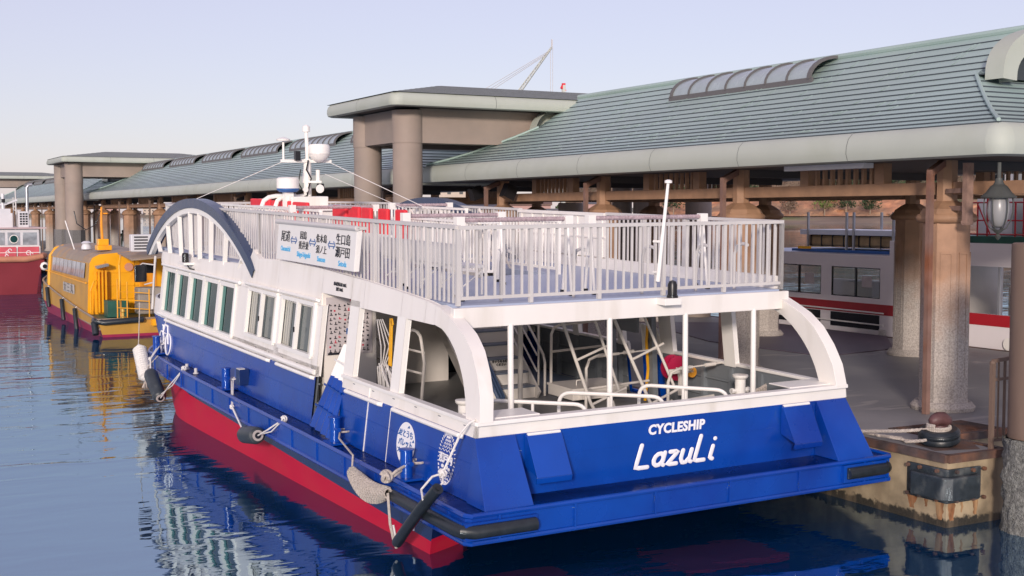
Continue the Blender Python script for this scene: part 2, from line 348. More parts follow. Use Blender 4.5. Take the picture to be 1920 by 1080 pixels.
# far town across the channel
tr = random.Random(11)
HW = [mat('house_%s' % n, c, .8, var=.1, vs=.3) for n, c in (('cream', (.52,.44,.36)), ('pink', (.48,.30,.27)), ('white', (.58,.56,.54)), ('tan', (.38,.28,.2)))]
HR = [mat('roof_%s' % n, c, .8, var=.2, vs=.5) for n, c in (('slate', (.10,.10,.12)), ('brown', (.16,.10,.08)), ('blue', (.12,.17,.26)))]
wname = ['cream','pink','white','tan']; rname = ['slate','brown','blue']
WINM = mat('house_window', (.05,.06,.07), .2)
def house(px, dist, w_, h, d_, wi, ri, label, gable=True, z=1.5):
    b = azd(px, dist, z); a = -YAW - math.atan((px-960)/2370.0)
    t = thing('house', b, label, 'house', 'houses on the far shore', rz=a)
    MB().bb(-w_/2, w_/2, 0, d_, -2, h).build('wall', HW[wi], t)
    m = MB()
    if gable: m.prism([(-w_/2-.3,-.4,h+.003),(w_/2+.3,-.4,h+.003),(w_/2+.3,d_/2,h+h*.3),(-w_/2-.3,d_/2,h+h*.3)], (0,0,.25)); m.prism([(-w_/2-.3,d_/2,h+h*.3),(w_/2+.3,d_/2,h+h*.3),(w_/2+.3,d_+.4,h),(-w_/2-.3,d_+.4,h)], (0,0,.25)); m.prism([(-w_/2,0,h+.01),(-w_/2,d_,h+.01),(-w_/2,d_/2,h*1.3)], (w_,0,0))
    else: m.bb(-w_/2-.2, w_/2+.2, -.2, d_+.2, h+.003, h+.35)
    m.build('roof', HR[ri], t)
    n = max(2, int(w_/3.4)); fl = max(1, int(h/3))
    m = MB()
    for i in range(n):
        for j in range(fl):
            x = -w_/2+(i+.5)*w_/n; m.bb(x-.6, x+.6, -.05, .1, 1.0+3*j, 2.2+3*j)
    m.build('window', WINM, t)
sh = MB(); ps = [-250+i*30 for i in range(38)]
sh.grid([[azd(p, 1180+30*noise.noise(Vector((p*.01,0,0))), -1) for p in ps], [azd(p, 1200, 1.6) for p in ps], [azd(p, 1400, 3) for p in ps]])
o = sh.build('far_land', MUD); tag(o, kind='structure')
px = 150; i = 0
ORD = ['first','second','third','fourth','fifth','sixth','seventh','eighth','ninth','tenth','eleventh','twelfth','thirteenth']
while px < 860:
    if 300 < px < 620: px = 620; i = 0
    wi, ri = tr.randrange(4), tr.randrange(3); w_ = tr.uniform(8, 22); h = tr.choice([3.2,4,6,6.5,9]); g = h < 8
    place = '%s from the left beyond the ferry bow' if px < 400 else '%s from the left beyond the ferry deck'
    house(px, 1215+tr.uniform(0,60), w_, h, 9, wi, ri, 'far shore %s %s with %s roof, ' % (wname[wi], 'low house' if h < 5 else ('house' if h < 8 else 'block'), rname[ri]) + place % ORD[i], g)
    px += w_*2370/1215+tr.uniform(1, 16); i += 1
# nearer dock buildings seen below the quay roof
def dock(px, dist, w_, h, wi, ri, label, g=True): house(px, dist, w_, h, 12, wi, ri, label, g, z=.5)
shl = MB(); shl.grid([[azd(p, 225, -1) for p in range(840,1240,20)], [azd(p, 230, .6) for p in range(840,1240,20)], [azd(p, 420, 1.5) for p in range(840,1240,20)]])
o = shl.build('dock_land', MUD); tag(o, kind='structure')
dock(890, 262, 14, 4.6, 0, 0, 'long cream dock building beside the ferry starboard arch')
dock(985, 250, 10, 5.4, 1, 1, 'pink brown shed under the quay roof beam')
dock(1035, 240, 8, 4.4, 0, 0, 'pale yellow low building with a palm in front', False)
dock(1110, 236, 3, 5.6, 1, 0, 'small pink hut between the two grey mooring piles')
dock(1200, 330, 9, 7, 2, 2, 'white house beside the dark evergreen tree on the shore')
dock(865, 420, 20, 27, 0, 1, 'tall cream block seen under the concrete portal beam', False)
def palm(px, dist):
    b = azd(px, dist, .9); t = thing('palm_tree', b, 'small dry palm tree in front of the pale yellow low building', 'tree')
    MB().tube([b, b+Vector((0,0,1.6))], [.22,.16], 8).build('trunk', TAN, t, b); m = MB()
    for k in range(22):
        a = k*.61; q = .5+.5*((k*7) % 5)/5; d = Vector((math.cos(a), math.sin(a), 0)); s = Vector((-d.y, d.x, 0))*.07
        pts = [b+Vector((0,0,1.6))+d*(1.5*q*u)+Vector((0,0,1.1*u*(1.1-u*q)-.1*u)) for u in (0,.35,.7,1)]
        m.grid([[p-s for p in pts], [p+s for p in pts]])
    m.build('crown', LEAFA, t, b)
palm(1025, 232)

# ---------------------------------------------------------------- quay (floating pier)
PX0, PX1, PZ, PY0 = 14.02, 26.0, 1.05, 12.9
def quay(y0, y1, label, corner=False):
    t = thing('quay', (PX0, y0, 0), label, 'quay'); b = (PX0, y0, 0)
    m = MB()
    if corner:
        m.bb(PX0, 15.2, y0, y0+1.2, -1, PZ-.1); m.bb(PX0, PX1, y0+1.2, y1, -1, PZ-.1)
    else: m.bb(PX0, PX1, y0, y1, -1, PZ-.1)
    m.build('wall', PWALL, t, b)
    m = MB()
    if corner: m.bb(PX0+.1, 15.1, y0+.1, y0+1.3, PZ-.098, PZ); m.bb(PX0+.1, PX1-.1, y0+1.3, y1-.1, PZ-.098, PZ)
    else: m.bb(PX0+.1, PX1-.1, y0+.1, y1-.1, PZ-.098, PZ)
    m.build('deck', PDECK, t, b)
    m = MB(); e = [(PX0,y0),(15.2,y0),(15.2,y0+1.2),(PX1,y0+1.2),(PX1,y1),(PX0,y1)] if corner else [(PX0,y0),(PX1,y0),(PX1,y1),(PX0,y1)]
    for i in range(len(e)):
        a, c = e[i], e[(i+1) % len(e)]; m.bar((*a, PZ-.045), (*c, PZ-.045), .105, .115)
    m.build('edge_angle', RUST, t, b); return t
Q1 = quay(PY0, 36.4, 'concrete quay with rust-edged asphalt deck beside the blue ferry', True)
Q2 = quay(37.6, 98, 'long middle quay pontoon beyond the first concrete portal')
Q3 = quay(99.5, 165, 'distant quay pontoon behind the pink and white work boat')
for (x, y) in ((26.9, 41.5), (26.9, 36.2)):
    pass
def mooring_pile(px, dist, r, z1, mats, label, split=None, group=None):
    b = azd(px, dist, 0); t = thing('mooring_pile', b, label, 'mooring pile', group)
    m = MB(); zs = split or 0
    m.lathe(b, [(r,zs),(r,z1-.02),(r-.03,z1)], 28).build('tube', mats, t, b, smooth=True)
    if split:
        k = MB(); prof = []
        rows = []
        for i in range(26):
            z = -1+(split+1.0)*i/25
            rows.append([b+Vector((math.cos(a), math.sin(a), 0))*(r+.015+.055*abs(noise.noise(Vector((math.cos(a)*4, math.sin(a)*4, z*7))))*2) + Vector((0,0,z)) for a in [2*math.pi*j/64 for j in range(65)]])
        k.grid(rows).build('barnacle_crust', BARN, t, b, smooth='all')
    return t
mooring_pile(1070, 47, .47, 4.9, CONC, 'thicker grey mooring pile below the quay beam, next to the pale yellow low building', group='grey mooring piles beyond the quay')
mooring_pile(1166, 46, .36, 6.2, CONC, 'thinner grey mooring pile beyond the quay, between the pink hut and the white house', group='grey mooring piles beyond the quay')
# the brown pile cut by the right edge: left side at column 1904
mooring_pile(1948, 19.3, .36, 4.12, PILE, 'brown steel pile with a barnacle crusted foot beside the quay railing', split=1.35)

# portal frames that stand over the joints of the quay
def portal(y0, y1, rad, zt, label, x0=15.0, x1=25.6, fx=1.0, ft=0.):
    t = thing('concrete_portal', (x0, (y0+y1)/2, 0), label, 'portal', 'concrete portals over the joints of the quay'); b = (x0, (y0+y1)/2, 0)
    for x in (x0, x1):
        for y in (y0, y1):
            m = MB(); m.lathe((x,y,0), [(rad,-1),(rad,3.2),(rad-.006,3.2),(rad-.006,3.23),(rad,3.23),(rad,5.0),(rad-.006,5.0),(rad-.006,5.03),(rad,5.03),(rad,6.58),(rad+.02,6.58),(rad+.02,zt-.1)], 40)
            c = m.build('column', CONC, t, b, smooth=True)
            if y0 > 60 : MB().lathe((x,y,0), [(rad+.12,-1),(rad+.12,3.3)], 8, phase=R(22.5)).build('stone_base', STONE, c, b)
    for y in (y0, y1):
        m = MB(); m.bb(x0+rad*.6, x1-rad*.6, y-.3, y+.3, zt-1.05, zt-.04); m.bb(x0+3.25, x0+3.29, y-.303, y+.303, zt-1.053, zt-.03); m.build('beam', CONC, t, b)
    for x in (x0, x1):
        MB().bb(x-.25, x+.25, y0+rad*.6, y1-rad*.6, zt-1.02, zt-.06).build('cross_beam', CONC, t, b)
    X0, X1, Y0, Y1 = x0-fx, x1+fx, y0-1.25, y1+1.25
    m = MB(); m.bb(X0+.15, X1-.15, Y0+.15, Y1-.15, zt-.03, zt+.05); m.build('soffit', SOFF, t, b)
    fascia(t, b, X0, X1, Y0, Y1, zt-.04, .36, .26, 2.9)
    roofm = MB(); roofm.cur = 0
    n = 9; yc = (Y0+Y1)/2; hw = (Y1-Y0)/2-.08
    for i in range(n):
        d0, d1 = hw*i/n, hw*(i+1)/n; z0, z1 = zt+.33+.52*i/n, zt+.33+.52*(i+1)/n
        course(roofm, X0+.08+d0, X1-.08-d0, Y0+.08+d0, Y1-.08-d0, z0, X0+.08+d1, X1-.08-d1, Y0+.08+d1, Y1-.08-d1, z1, .010)
    roofm.build('roof', [mat('dull_green_roof', (.24,.26,.22), .5, var=.15), SEAM_SHADE], t, b)
    return t
def course(m, x0, x1, y0, y1, z0, X0, X1, Y0, Y1, Z1, lip, ends=True):
    A = [(x0,y0),(x1,y0),(x1,y1),(x0,y1)]; B = [(X0,Y0),(X1,Y0),(X1,Y1),(X0,Y1)]
    m.cur = 0; m.add([(*p, z0+lip) for p in A]+[(*p, Z1) for p in B], [(0,1,5,4),(1,2,6,5),(2,3,7,6),(3,0,4,7)])
    m.cur = 1; m.add([(*p, z0) for p in A]+[(*p, z0+lip) for p in A], [(0,1,5,4),(1,2,6,5),(2,3,7,6),(3,0,4,7)]); m.cur = 0  # riser face coloured dark as the shadow gap below the lip
def fascia(t, b, X0, X1, Y0, Y1, z, h, d, seg):
    """half-round metal eave sweeping round the roof edge, in separate panels"""
    prof = [(d,h*1.08),(d*.75,h*1.06),(d*.4,h*.98),(d*.15,h*.80),(d*.02,h*.52),(0,h*.25),(d*.12,0),(d*.5,-.03),(d*1.05,-.01),(d*1.1,h*.3)]
    rad = .32; path = []
    def side(p, q):
        L = (q-p).length; n = max(1, round(L/seg)); return [(p.lerp(q, i/n), (q-p).normalized()) for i in range(n+1)]
    cs = [Vector((X0,Y0)), Vector((X1,Y0)), Vector((X1,Y1)), Vector((X0,Y1))]
    cen = Vector(((X0+X1)/2, (Y0+Y1)/2))
    m = MB(); m2 = MB()
    for i in range(4):
        a, c = cs[i], cs[(i+1) % 4]; u = (c-a).normalized(); nrm = Vector((u.y, -u.x))       # outward normal
        p, q = a+u*rad, c-u*rad; L = (q-p).length; n = max(1, round(L/seg)); g = .006
        for k in range(n):
            s0, s1 = p+u*(L*k/n+(g if k else 0)), p+u*(L*(k+1)/n-(g if k < n-1 else 0))
            m.grid([[(*(w_-nrm*pr[0]), z+pr[1]) for pr in prof] for w_ in (s0, s1)])
        m2.grid([[(*(w_-nrm*(pr[0]+.02)), z+pr[1]*.97+.005) for pr in prof[:-2]] for w_ in (p, q)])
        v = cs[(i+2) % 4]-c; v.normalize(); n2 = Vector((v.y, -v.x)); cc = c-nrm*rad-n2*rad
        ring = []
        for k in range(7):
            ang = k/6*math.pi/2; dr = nrm*math.cos(ang)+n2*math.sin(ang)
            ring.append([(*(cc+dr*(rad-min(pr[0], rad-.01))), z+pr[1]) for pr in prof])
        m.grid(ring)
    m.build('fascia', FASC, t, b, smooth=50); m2.build('fascia_joint', SEAM_SHADE, t, b)

def zroof(d): return .30*d + .055*d*d
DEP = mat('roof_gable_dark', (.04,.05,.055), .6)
def pedestal(t, b, x, y, zt, near=True):
    n = 8; ph = R(22.5); m = MB()
    m.lathe((x,y,0), [(.54,PZ+.002),(.56,PZ+.07),(.48,PZ+.16)], 24)
    m.lathe((x,y,0), [(.455,PZ+.15),(.44,PZ+.22),(.425,4.36)], n, phase=ph)
    m2 = MB()
    if near:
        for k in range(8):
            a = k*math.pi/4; c = Vector((math.cos(a), math.sin(a), 0)); s = Vector((-c.y, c.x, 0)); q = .402
            P = lambda o_, z: Vector((x,y,0))+c*q+s*o_+Vector((0,0,z))
            for (o0, o1, z0, z1) in ((-.10,-.08,PZ+.55,3.85),(.08,.10,PZ+.55,3.85),(-.08,.08,3.82,3.85),(-.08,.08,PZ+.55,PZ+.58)):
                m.prism([P(o0,z0), P(o1,z0), P(o1,z1), P(o0,z1)], c*.012)
    p = m.build('pedestal', PEDM, t, b)
    MB().lathe((x,y,0), [(.44,4.36),(.49,4.38),(.52,4.43),(.52,4.47),(.48,4.52)], 24).build('ring', BROWN, p, b, smooth=True)
    MB().lathe((x,y,0), [(.49,4.52),(.44,4.61),(.28,4.71),(.20,4.75)], n, phase=ph).build('cap', BROWN, p, b)
    MB().lathe((x,y,0), [(.19,4.74),(.185,4.78),(.185,zt)], 8, phase=ph).build('post', BROWN, p, b)
def shelter(Y0, Y1, ncol, cols, label, cy, lights, lod=0, lanternY=None):
    X0, X1 = 16.08, 24.52; XC = 20.3; t = thing('pier_shelter', (XC, Y0, PZ), label, 'shelter', 'green roofed shelters on the quay'); b = (XC, Y0, PZ)
    m = MB(); N = 16; ds = [4.0*(i/N)**.96 for i in range(N+1)]
    E = lambda d: min(1.08*d, 2.8)
    xa, xb = 16.3, 24.3; ya, yb = Y0+.25, Y1-.25; ZB = 5.97
    for i in range(N):
        d0, d1 = ds[i], ds[i+1]
        if E(d1) < 2.8: course(m, xa+d0, xb-d0, ya+E(d0), yb-E(d0), ZB+zroof(d0), xa+d1, xb-d1, ya+E(d1), yb-E(d1), ZB+zroof(d1), .026)
        else:
            e0, e1 = E(d0)-.3*(E(d0) >= 2.8), 2.5
            for (x0, x1) in ((xa+d0, xa+d1), (xb-d0, xb-d1)):
                m.cur = 0; m.add([(x0,ya+e1,ZB+zroof(d0)+.026),(x0,yb-e1,ZB+zroof(d0)+.026),(x1,yb-e1,ZB+zroof(d1)),(x1,ya+e1,ZB+zroof(d1))], [(0,1,2,3)])
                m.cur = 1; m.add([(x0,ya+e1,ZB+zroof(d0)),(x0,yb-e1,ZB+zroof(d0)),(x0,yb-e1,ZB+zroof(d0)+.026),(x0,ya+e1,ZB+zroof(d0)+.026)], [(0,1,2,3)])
                m.cur = 0
                for (yy, sg) in ((ya,1),(yb,-1)):
                    if E(d0) < 2.8: m.add([(x0,yy+sg*E(d0),ZB+zroof(d0)+.026),(x0,yy+sg*2.5,ZB+zroof(d0)+.026),(x1,yy+sg*2.5,ZB+zroof(d1)),(x1,yy+sg*2.8,ZB+zroof(d1))],[(0,1,2,3)])
    rj = random.Random(int(Y0)); m.cur = 0
    for q in range(150 if lod == 0 else 120):
        i = rj.randrange(1, N-1); d0, d1 = ds[i], ds[i+1]; y = rj.uniform(ya+3.2, yb-3.2); z0_, z1_ = ZB+zroof(d0)+.037, ZB+zroof(d1)+.002
        m.bar((xa+d0, y, z0_), (xa+d1, y, z1_), .035, .006)
    m.build('roof', [ROOF, SEAM_SHADE], t, b)
    # edge flashing, ridge cap, gable ends with curved barge boards
    m = MB(); m.tube([(XC, ya+2.55, ZB+zroof(4)+.03), (XC, yb-2.55, ZB+zroof(4)+.03)], .07, 8)
    for (px_, py_) in ((xa,ya),(xb,ya),(xb,yb),(xa,yb)):
        sx, sy = (1 if px_ == xa else -1), (1 if py_ == ya else -1)
        m.tube([(px_+sx*d, py_+sy*E(d), ZB+zroof(d)+.05) for d in [0,.5,1,1.5,2,2.5]], .035, 6)
    m.build('ridge_cap', ROOF, t, b)
    for (yy, sg) in ((ya+2.5, -1), (yb-2.5, 1)):
        g = MB(); P = [(xa+2.6+d, yy, ZB+zroof(2.6+d)-.1) for d in (0,.5,1,1.4)]; Q = [(xb-2.6-d, yy, z) for (d, (_, _, z)) in zip((0,.5,1,1.4), P)][::-1]
        g.prism([(p[0], yy+.08*sg, p[2]) for p in P+Q], (0, -.05*sg, 0)); g.build('gable', DEP, t, b)
        A = []; B = []
        for k in range(25):
            a = math.pi*k/24; cx = math.cos(a); A.append((XC-1.5*cx*abs(cx)**.15, yy, ZB+zroof(2.45)-(.05 if sg < 0 else .22)+1.05*math.sin(a)**.72)); B.append((XC-1.14*cx*abs(cx)**.15, yy, ZB+zroof(2.45)-(.08 if sg < 0 else .25)+.72*math.sin(a)**.72))
        g = MB(); g.grid([A, [(p[0], p[1]+.42*sg, p[2]) for p in A], [(p[0], p[1]+.42*sg, p[2]) for p in B], B]); g.build('barge_board', FASC, t, b, smooth=60)
    fascia(t, b, X0, X1, Y0, Y1, 5.47, .49, .36, 3.08)
    MB().bb(X0+.38, X1-.38, Y0+.38, Y1-.38, 5.46, 5.52).build('soffit', SOFF, t, b)
    # skylights
    for (s0, s1) in lights:
        k = MB(); n = max(3, round((s1-s0)/.72)); hw = .86; z0 = ZB+zroof(4-hw)+.12
        def sk(y, r=0): return [(XC-(hw+r)*math.cos(a), y, z0-.03+(.52+r)*math.sin(a)) for a in [math.pi*j/14 for j in range(15)]]
        k.grid([sk(s0), sk(s1)]); sl = k.build('skylight', SKYL, t, b, smooth='all')
        f = MB()
        for j in range(n+1):
            y = s0+(s1-s0)*j/n; wd = .09 if j in (0, n) else .03
            for q in range(1): f.grid([sk(y-wd/2, -.02), sk(y-wd/2, .05), sk(y+wd/2, .05), sk(y+wd/2, -.02)])
        for sx in (-1, 1): f.bb(XC+sx*hw-.03, XC+sx*hw+.03, s0-.1, s1+.1, z0-.12, z0)
        f.build('frame', mat('skylight_frame', (.12,.115,.115), .5) if 'skylight_frame' not in MATS else MATS['skylight_frame'], sl, b)
    # columns, beams, slat screens
    for X in (17.35, 23.25):
        ys = [y+(.8 if X > 20 else 0) for y in cols]
        for y in ys: pedestal(t, b, X, y, 5.46, lod == 0)
        for i in range(len(ys)-1):
            MB().bb(X-.07, X+.07, ys[i]+.2, ys[i+1]-.2, 4.86, 5.08).build('beam', BROWN, t, b)
            L = ys[i+1]-ys[i]; sl = MB()
            for (u0, u1) in ((.30,.60),):
                for q in (u0-.03, u1+.03): sl.bb(X-.10, X+.10, ys[i]+L*q-.12, ys[i]+L*q+.12, 5.082, 5.46)
                k = int(L*(u1-u0)/.20)
                for j in range(k): yv = ys[i]+L*(u0+(u1-u0)*(j+.5)/k); sl.bb(X-.04, X+.04, yv-.03, yv+.03, 5.082, 5.46)
            sl.build('slat_screen', BROWN, t, b)
    for x in (17.35, 23.25):
        if lod == 0: MB().bb(x-.07, x+.07, Y0+.45, cols[0]-.2, 4.86, 5.08).build('beam', BROWN, t, b)
    for y in (cols[0], cols[-1]):
        MB().bb(17.56, 23.04, y-.07, y+.07, 4.86, 5.08).build('beam', BROWN, t, b)
    for y in cols:
        m = MB(); m.bb(16.59, 16.68, y-.34, y-.24, PZ+.002, 5.25); m.bar((16.6,y-.31,5.22),(17.2,y-.05,5.42), .1, .12); m.build('steel_post', PILE if lod else RUSTP, t, b)
        m = MB(); m.bb(17.5,23.1, y-.1, y+.1, 5.30, 5.458); m.build('tie_beam', SOFF, t, b)
    if lod == 0:
        MB().bb(16.62, 16.86, 17.4, 19.6, 5.36, 5.455).build('strip_light', BWHITE, t, b)
        m = MB(); m.box((16.95, 35.0-3.2, 5.12), (.34,.3,.4), Matrix.Rotation(R(25),3,'Y')); m.build('loudspeaker', BLACK, t, b)
        m = MB(); m.box((16.95, 33.9, 5.12), (.34,.3,.36), Matrix.Rotation(R(-20),3,'Y')); m.build('loudspeaker', BLACK, t, b)
    return t
RUSTP = mat('rusty_post_paint', (.22,.13,.10), .6, var=.25, vs=3, col2=(.20,.07,.03), c2s=1.3, c2t=.58)
shelter(13.85, 36.3, 4, [16.1, 21.85, 27.4, 32.9], 'green roofed shelter with a single skylight, standing over the quay beside the ferry', 0, [(22.1, 27.4)])
shelter(38.4, 96.0, 9, [40.6+9.1*i for i in range(7)], 'green roofed shelter with a row of skylights, behind the ferry mast', 0, [(44.5+8.2*i, 50.6+8.2*i) for i in range(6)], 1)
shelter(101.0, 160.0, 9, [103+9.1*i for i in range(7)], 'distant green roofed shelter above the pink and white work boat', 0, [(108+8.2*i, 114+8.2*i) for i in range(6)], 1)
portal(34.5, 37.65, .44, 7.64, 'concrete portal with two smooth round columns rising behind the ferry')
portal(93.2, 98.0, .60, 8.1, 'concrete portal with stone-clad column feet behind the yellow boat', x0=15.0)
portal(163, 168, .7, 8.6, 'distant concrete portal above the maroon work boat', x0=15.0)
# ================================================================ the ferry (own axes: s to starboard, f forward, u up; origin at the port stern corner of the gunwale)
F_ = Vector((-0.0205,.99956,.0212)); S_ = Vector((.9997,.0203,.0103))
def _axes():
    p = PIT; d = Vector((math.sin(YAW)*math.cos(p), math.cos(YAW)*math.cos(p), -math.sin(p))); r = Vector((math.cos(YAW), -math.sin(YAW), 0)); u = r.cross(d)
    ray = lambda x, y: r*((x-960)/2370)-u*((y-540)/2370)+d
    F = ray(-375, 331).normalized(); S = ray(5220, 345); S = (S-F*S.dot(F)).normalized(); return F, S, S.cross(F), EYE+ray(893, 797)*16.0
F_, S_, U_, O_ = _axes()      # moored bow-up trim of about one degree, as found from the rails and the waterline
SHIP_M = Matrix(((S_.x,F_.x,U_.x,O_.x),(S_.y,F_.y,U_.y,O_.y),(S_.z,F_.z,U_.z,O_.z),(0,0,0,1)))
SB = (3.12, 0, -1)
ferry = thing('ferry', SB, 'large blue and white ferry with red underside and railed upper deck at the quay', 'ferry', ship=True)
def fb(m, name, mats, parent=None, **k): return m.build(name, mats, parent or ferry, SB, **k)
WID = 6.24
def inset(f, u):
    st = 16 + min(0, (u+.2)*1.6); en = 20.4 + min(0, (u+.2)*.9)
    t = max(0, min(1, (f-st)/(en-st))); return 3.12*t**2.5
def ps(f, u, out=0.): return inset(f, u) + .12*u - out      # port shell
def P(f, u, out=0.): return (ps(f, u, out), f, u)
def Sd(f, u, out=0.): return (WID-ps(f, u, out), f, u)
SIDES = ((P, 1), (Sd, -1))
def frange(a, b, n): return [a+(b-a)*i/n for i in range(n+1)]
def redline(f): return -1.72+.012*f + (.10*max(0, f-13))
def shell(m, f0, f1, us, n, fn, out=0.): m.grid([[fn(f, u, out) for f in frange(f0, f1, n)] for u in us])
# hull
for fn, sg in SIDES:
    pass
m = MB(); fsn = frange(5.69, 20.4, 44)
for fn, sg in SIDES:
    m.cur = 0
    shell(m, 0, 4.51, [-.17, -.5, -.98], 8, fn); shell(m, 5.69, 16, [-.17,-.5,-.98], 12, fn)
    bow = frange(16, 20.39, 26)
    m.grid([[fn(f, u) for f in bow] for u in (-.17+.0, -.5, -.98)])
    fl = frange(.9 if sg > 0 else 2.6, 13, 12)+frange(13.2, 20.3, 34)
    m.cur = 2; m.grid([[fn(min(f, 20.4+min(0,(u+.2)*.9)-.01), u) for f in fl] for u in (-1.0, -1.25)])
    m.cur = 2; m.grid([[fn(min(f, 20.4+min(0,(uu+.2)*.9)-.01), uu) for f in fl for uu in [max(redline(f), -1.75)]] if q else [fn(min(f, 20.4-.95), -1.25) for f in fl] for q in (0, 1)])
    m.cur = 1; m.grid([[fn(min(f, 20.4+min(0,(uu+.2)*.9)-.01), uu) for f in fl for uu in [max(redline(f), -1.75)]], [fn(min(f, 20.4-1.62), -2.0) for f in fl], [fn(min(f, 20.4-2.1), -2.6) for f in fl]])
# transom: upright plate, hull bottom end under the overhang
m.cur = 0; m.add([P(0,-.17), P(0,-.99), Sd(0,-.99), Sd(0,-.17)], [(0,1,2,3)])
aft = lambda u: [P(.9,u), (.45,1.25,u), (1.3,2.6,u), (WID-1.3,2.6,u), Sd(2.6,u)]
m.cur = 2; m.grid([aft(-1.0), aft(-1.68)]); m.cur = 1; m.grid([aft(-1.68), aft(-2.6)])
for s0 in (-.1, WID-2.9): m.bb(s0, s0+1.9, .0, 1.2, -1.42, -1.36)
# propeller tunnel skegs showing under the overhang
m.cur = 0; m.add([P(0,-.99), P(20.3,-.99), Sd(20.3,-.99), Sd(0,-.99)], [(0,1,2,3)])
fb(m, 'hull', [BLUE, RED, DBLUE], smooth=30)
# weld lines on the blue side
m = MB()
for fn, sg in SIDES:
    m.tube([fn(f, -.5, .001) for f in frange(0, 4.5, 3)], .006, 4); m.tube([fn(f, -.5, .001) for f in frange(5.7, 17.5, 24)], .006, 4)
m.tube([(ps(0,-.45)+1.4,.0,-.5),(WID-1.4-ps(0,-.45),.0,-.5)], .006, 4)
fb(m, 'weld_bead', BLUE); m = MB()
for f in (3.42,): m.tube([P(f,-.02,.004), P(f,-.98,.004)], .011, 4)
m.tube([P(2.6,-.2,.003), P(2.6,-.98,.003)], .005, 4)
fb(m, 'weld_seam', WTRIM)
# white bulwark band and cap
m = MB()
for fn, sg in SIDES:
    for (a, b) in ((0,4.51),(5.69,16)): shell(m, a, b, [.0,-.17], 16, fn)
    m.grid([[fn(f, u) for f in frange(16, 20.39, 26)] for u in (.22, 0, -.17)])
m.add([P(0,0), P(0,-.17), Sd(0,-.17), Sd(0,0)], [(0,1,2,3)])
fb(m, 'bulwark_band', WHITE, solid=.05, off=-1)
m = MB()
for fn, sg in SIDES:
    for (a, b) in (((-.06,4.5),) if sg > 0 else ((-.06,4.5),(5.7,9.58))):
        A = [Vector(fn(f, .015, .035)) for f in (a, b)]; m.bar(A[0]+Vector((sg*.055,0,0)), A[1]+Vector((sg*.055,0,0)), .13, .05)
    for (a, b) in ((.3,2.5),(2.9,4.3),(5.72,7.6),(8.0,15.5)):
        m.tube([fn(a, -.20, .0), fn(a+.05, -.19, .045), fn(b-.05, -.19, .045), fn(b, -.20, .0)], .035, 8)
m.bar((-.03,0,.015),(WID+.03,0,.015), .15, .055)
for s0, s1 in ((.05,1.0),(5.25,6.15)): m.bar(((s0+s1)/2-.45,.3,.045),((s0+s1)/2+.45,.3,.045), .48, .02)
fb(m, 'gunwale', WTRIM, bevel=.012)
# grey inside of bulwarks with stiffeners
m = MB()
for fn, sg in SIDES:
    for (a, b) in ((.1,4.51),(5.69,9.1)):
        shell(m, a, b, [-.02,-.92], 4, fn, -.06)
        m.tube([fn(a,-.3,-.08), fn(b,-.3,-.08)], .018, 5); m.tube([fn(a,-.62,-.08), fn(b,-.62,-.08)], .018, 5)
        for k in range(int((b-a)/.75)+1):
            f = a+.2+.75*k; q = Vector(fn(f, -.48, -.10)); m.box(q, (.10,.08,.86))
m.bb(.05, WID-.05, .05, .08, -.92, -.02)
fb(m, 'bulwark_lining', STEEL)
# lower deck
m = MB(); m.add([(.05,.05,-.9),(WID-.05,.05,-.9),(WID-.05,9.3,-.9),(.05,9.3,-.9)], [(0,1,2,3)])
fb(m, 'lower_deck', DECKG)
m = MB(); m.add([(4.7,5.0,-.896),(6.1,5.0,-.896),(6.1,9.0,-.896),(4.7,9.0,-.896)], [(0,1,2,3)]); fb(m, 'deck_paint', DECKW)
# rubbing strake: ledge, flanges, ribs
def strake():
    m = MB(); UT, UB = -.99, -1.33; AFT = -.60
    def edge(o, u, side):   # outline from bow to stern corner
        fn = P if side else Sd
        return [fn(f, -1.0, .30+o) for f in frange(20.1, 16, 18)] + [fn(f, -1.0, .32+o) for f in (12, 8, 4, 0)]
    def rim(o, u):
        a = [(p[0], p[1], u) for p in edge(o, u, 1)]; b = [(p[0], p[1], u) for p in edge(o, u, 0)]
        c = a[-1][0]; d = b[-1][0]
        a.append((c, AFT-o+.06, u)); a.append((c+.06, AFT-o, u)); b.append((d, AFT-o+.06, u)); b.append((d-.06, AFT-o, u))
        return a + b[::-1]
    top_i = [(p[0], max(p[1], .02), UT) for p in [P(f,-1.0,-.02) for f in frange(20.1,16,18)]+[P(f,-1.0,-.02) for f in (12,8,4,0)]]
    n = len(top_i); t = rim(0, UT); t2 = rim(0, UB)
    m.grid([t, t2])
    # ledge top
    inner = top_i + [(.2,.02,UT),(.3,.02,UT),(WID-.3,.02,UT),(WID-.2,.02,UT)] + [(WID-p[0], p[1], UT) for p in top_i[::-1]]
    m.grid([[(p[0],p[1],UT) for p in inner], t]) if len(inner) == len(t) else None
    inn = [(p[0], p[1], UT) for p in top_i] + [top_i[-1], top_i[-1]]
    inn = inn + [(WID-p[0], p[1], UT) for p in inn[::-1]]
    m.grid([inn, t]); inb = [(p[0], p[1] if p[1] > .95 else .95, UB) for p in inn]; m.grid([t2, inb])
    m.tube([(p[0],p[1],UT) for p in rim(.0, UT)], .035, 8); m.tube([(p[0],p[1],UB) for p in rim(.0, UB)], .035, 8)
    for k in range(17):
        f = -.1+1.16*k
        for fn in (P, Sd):
            q = fn(f, -1.0, .325); m.bar((q[0],q[1],UT),(q[0],q[1],UB), .03, .035)
    for s in (-.0, 1.1, 2.35, 3.6, 4.85, 6.1): m.bar((s,AFT-.01,UT),(s,AFT-.01,UB), .03, .035, (0,1,0))
    return fb(m, 'rubbing_strake', BLUE, smooth=30)
strake()
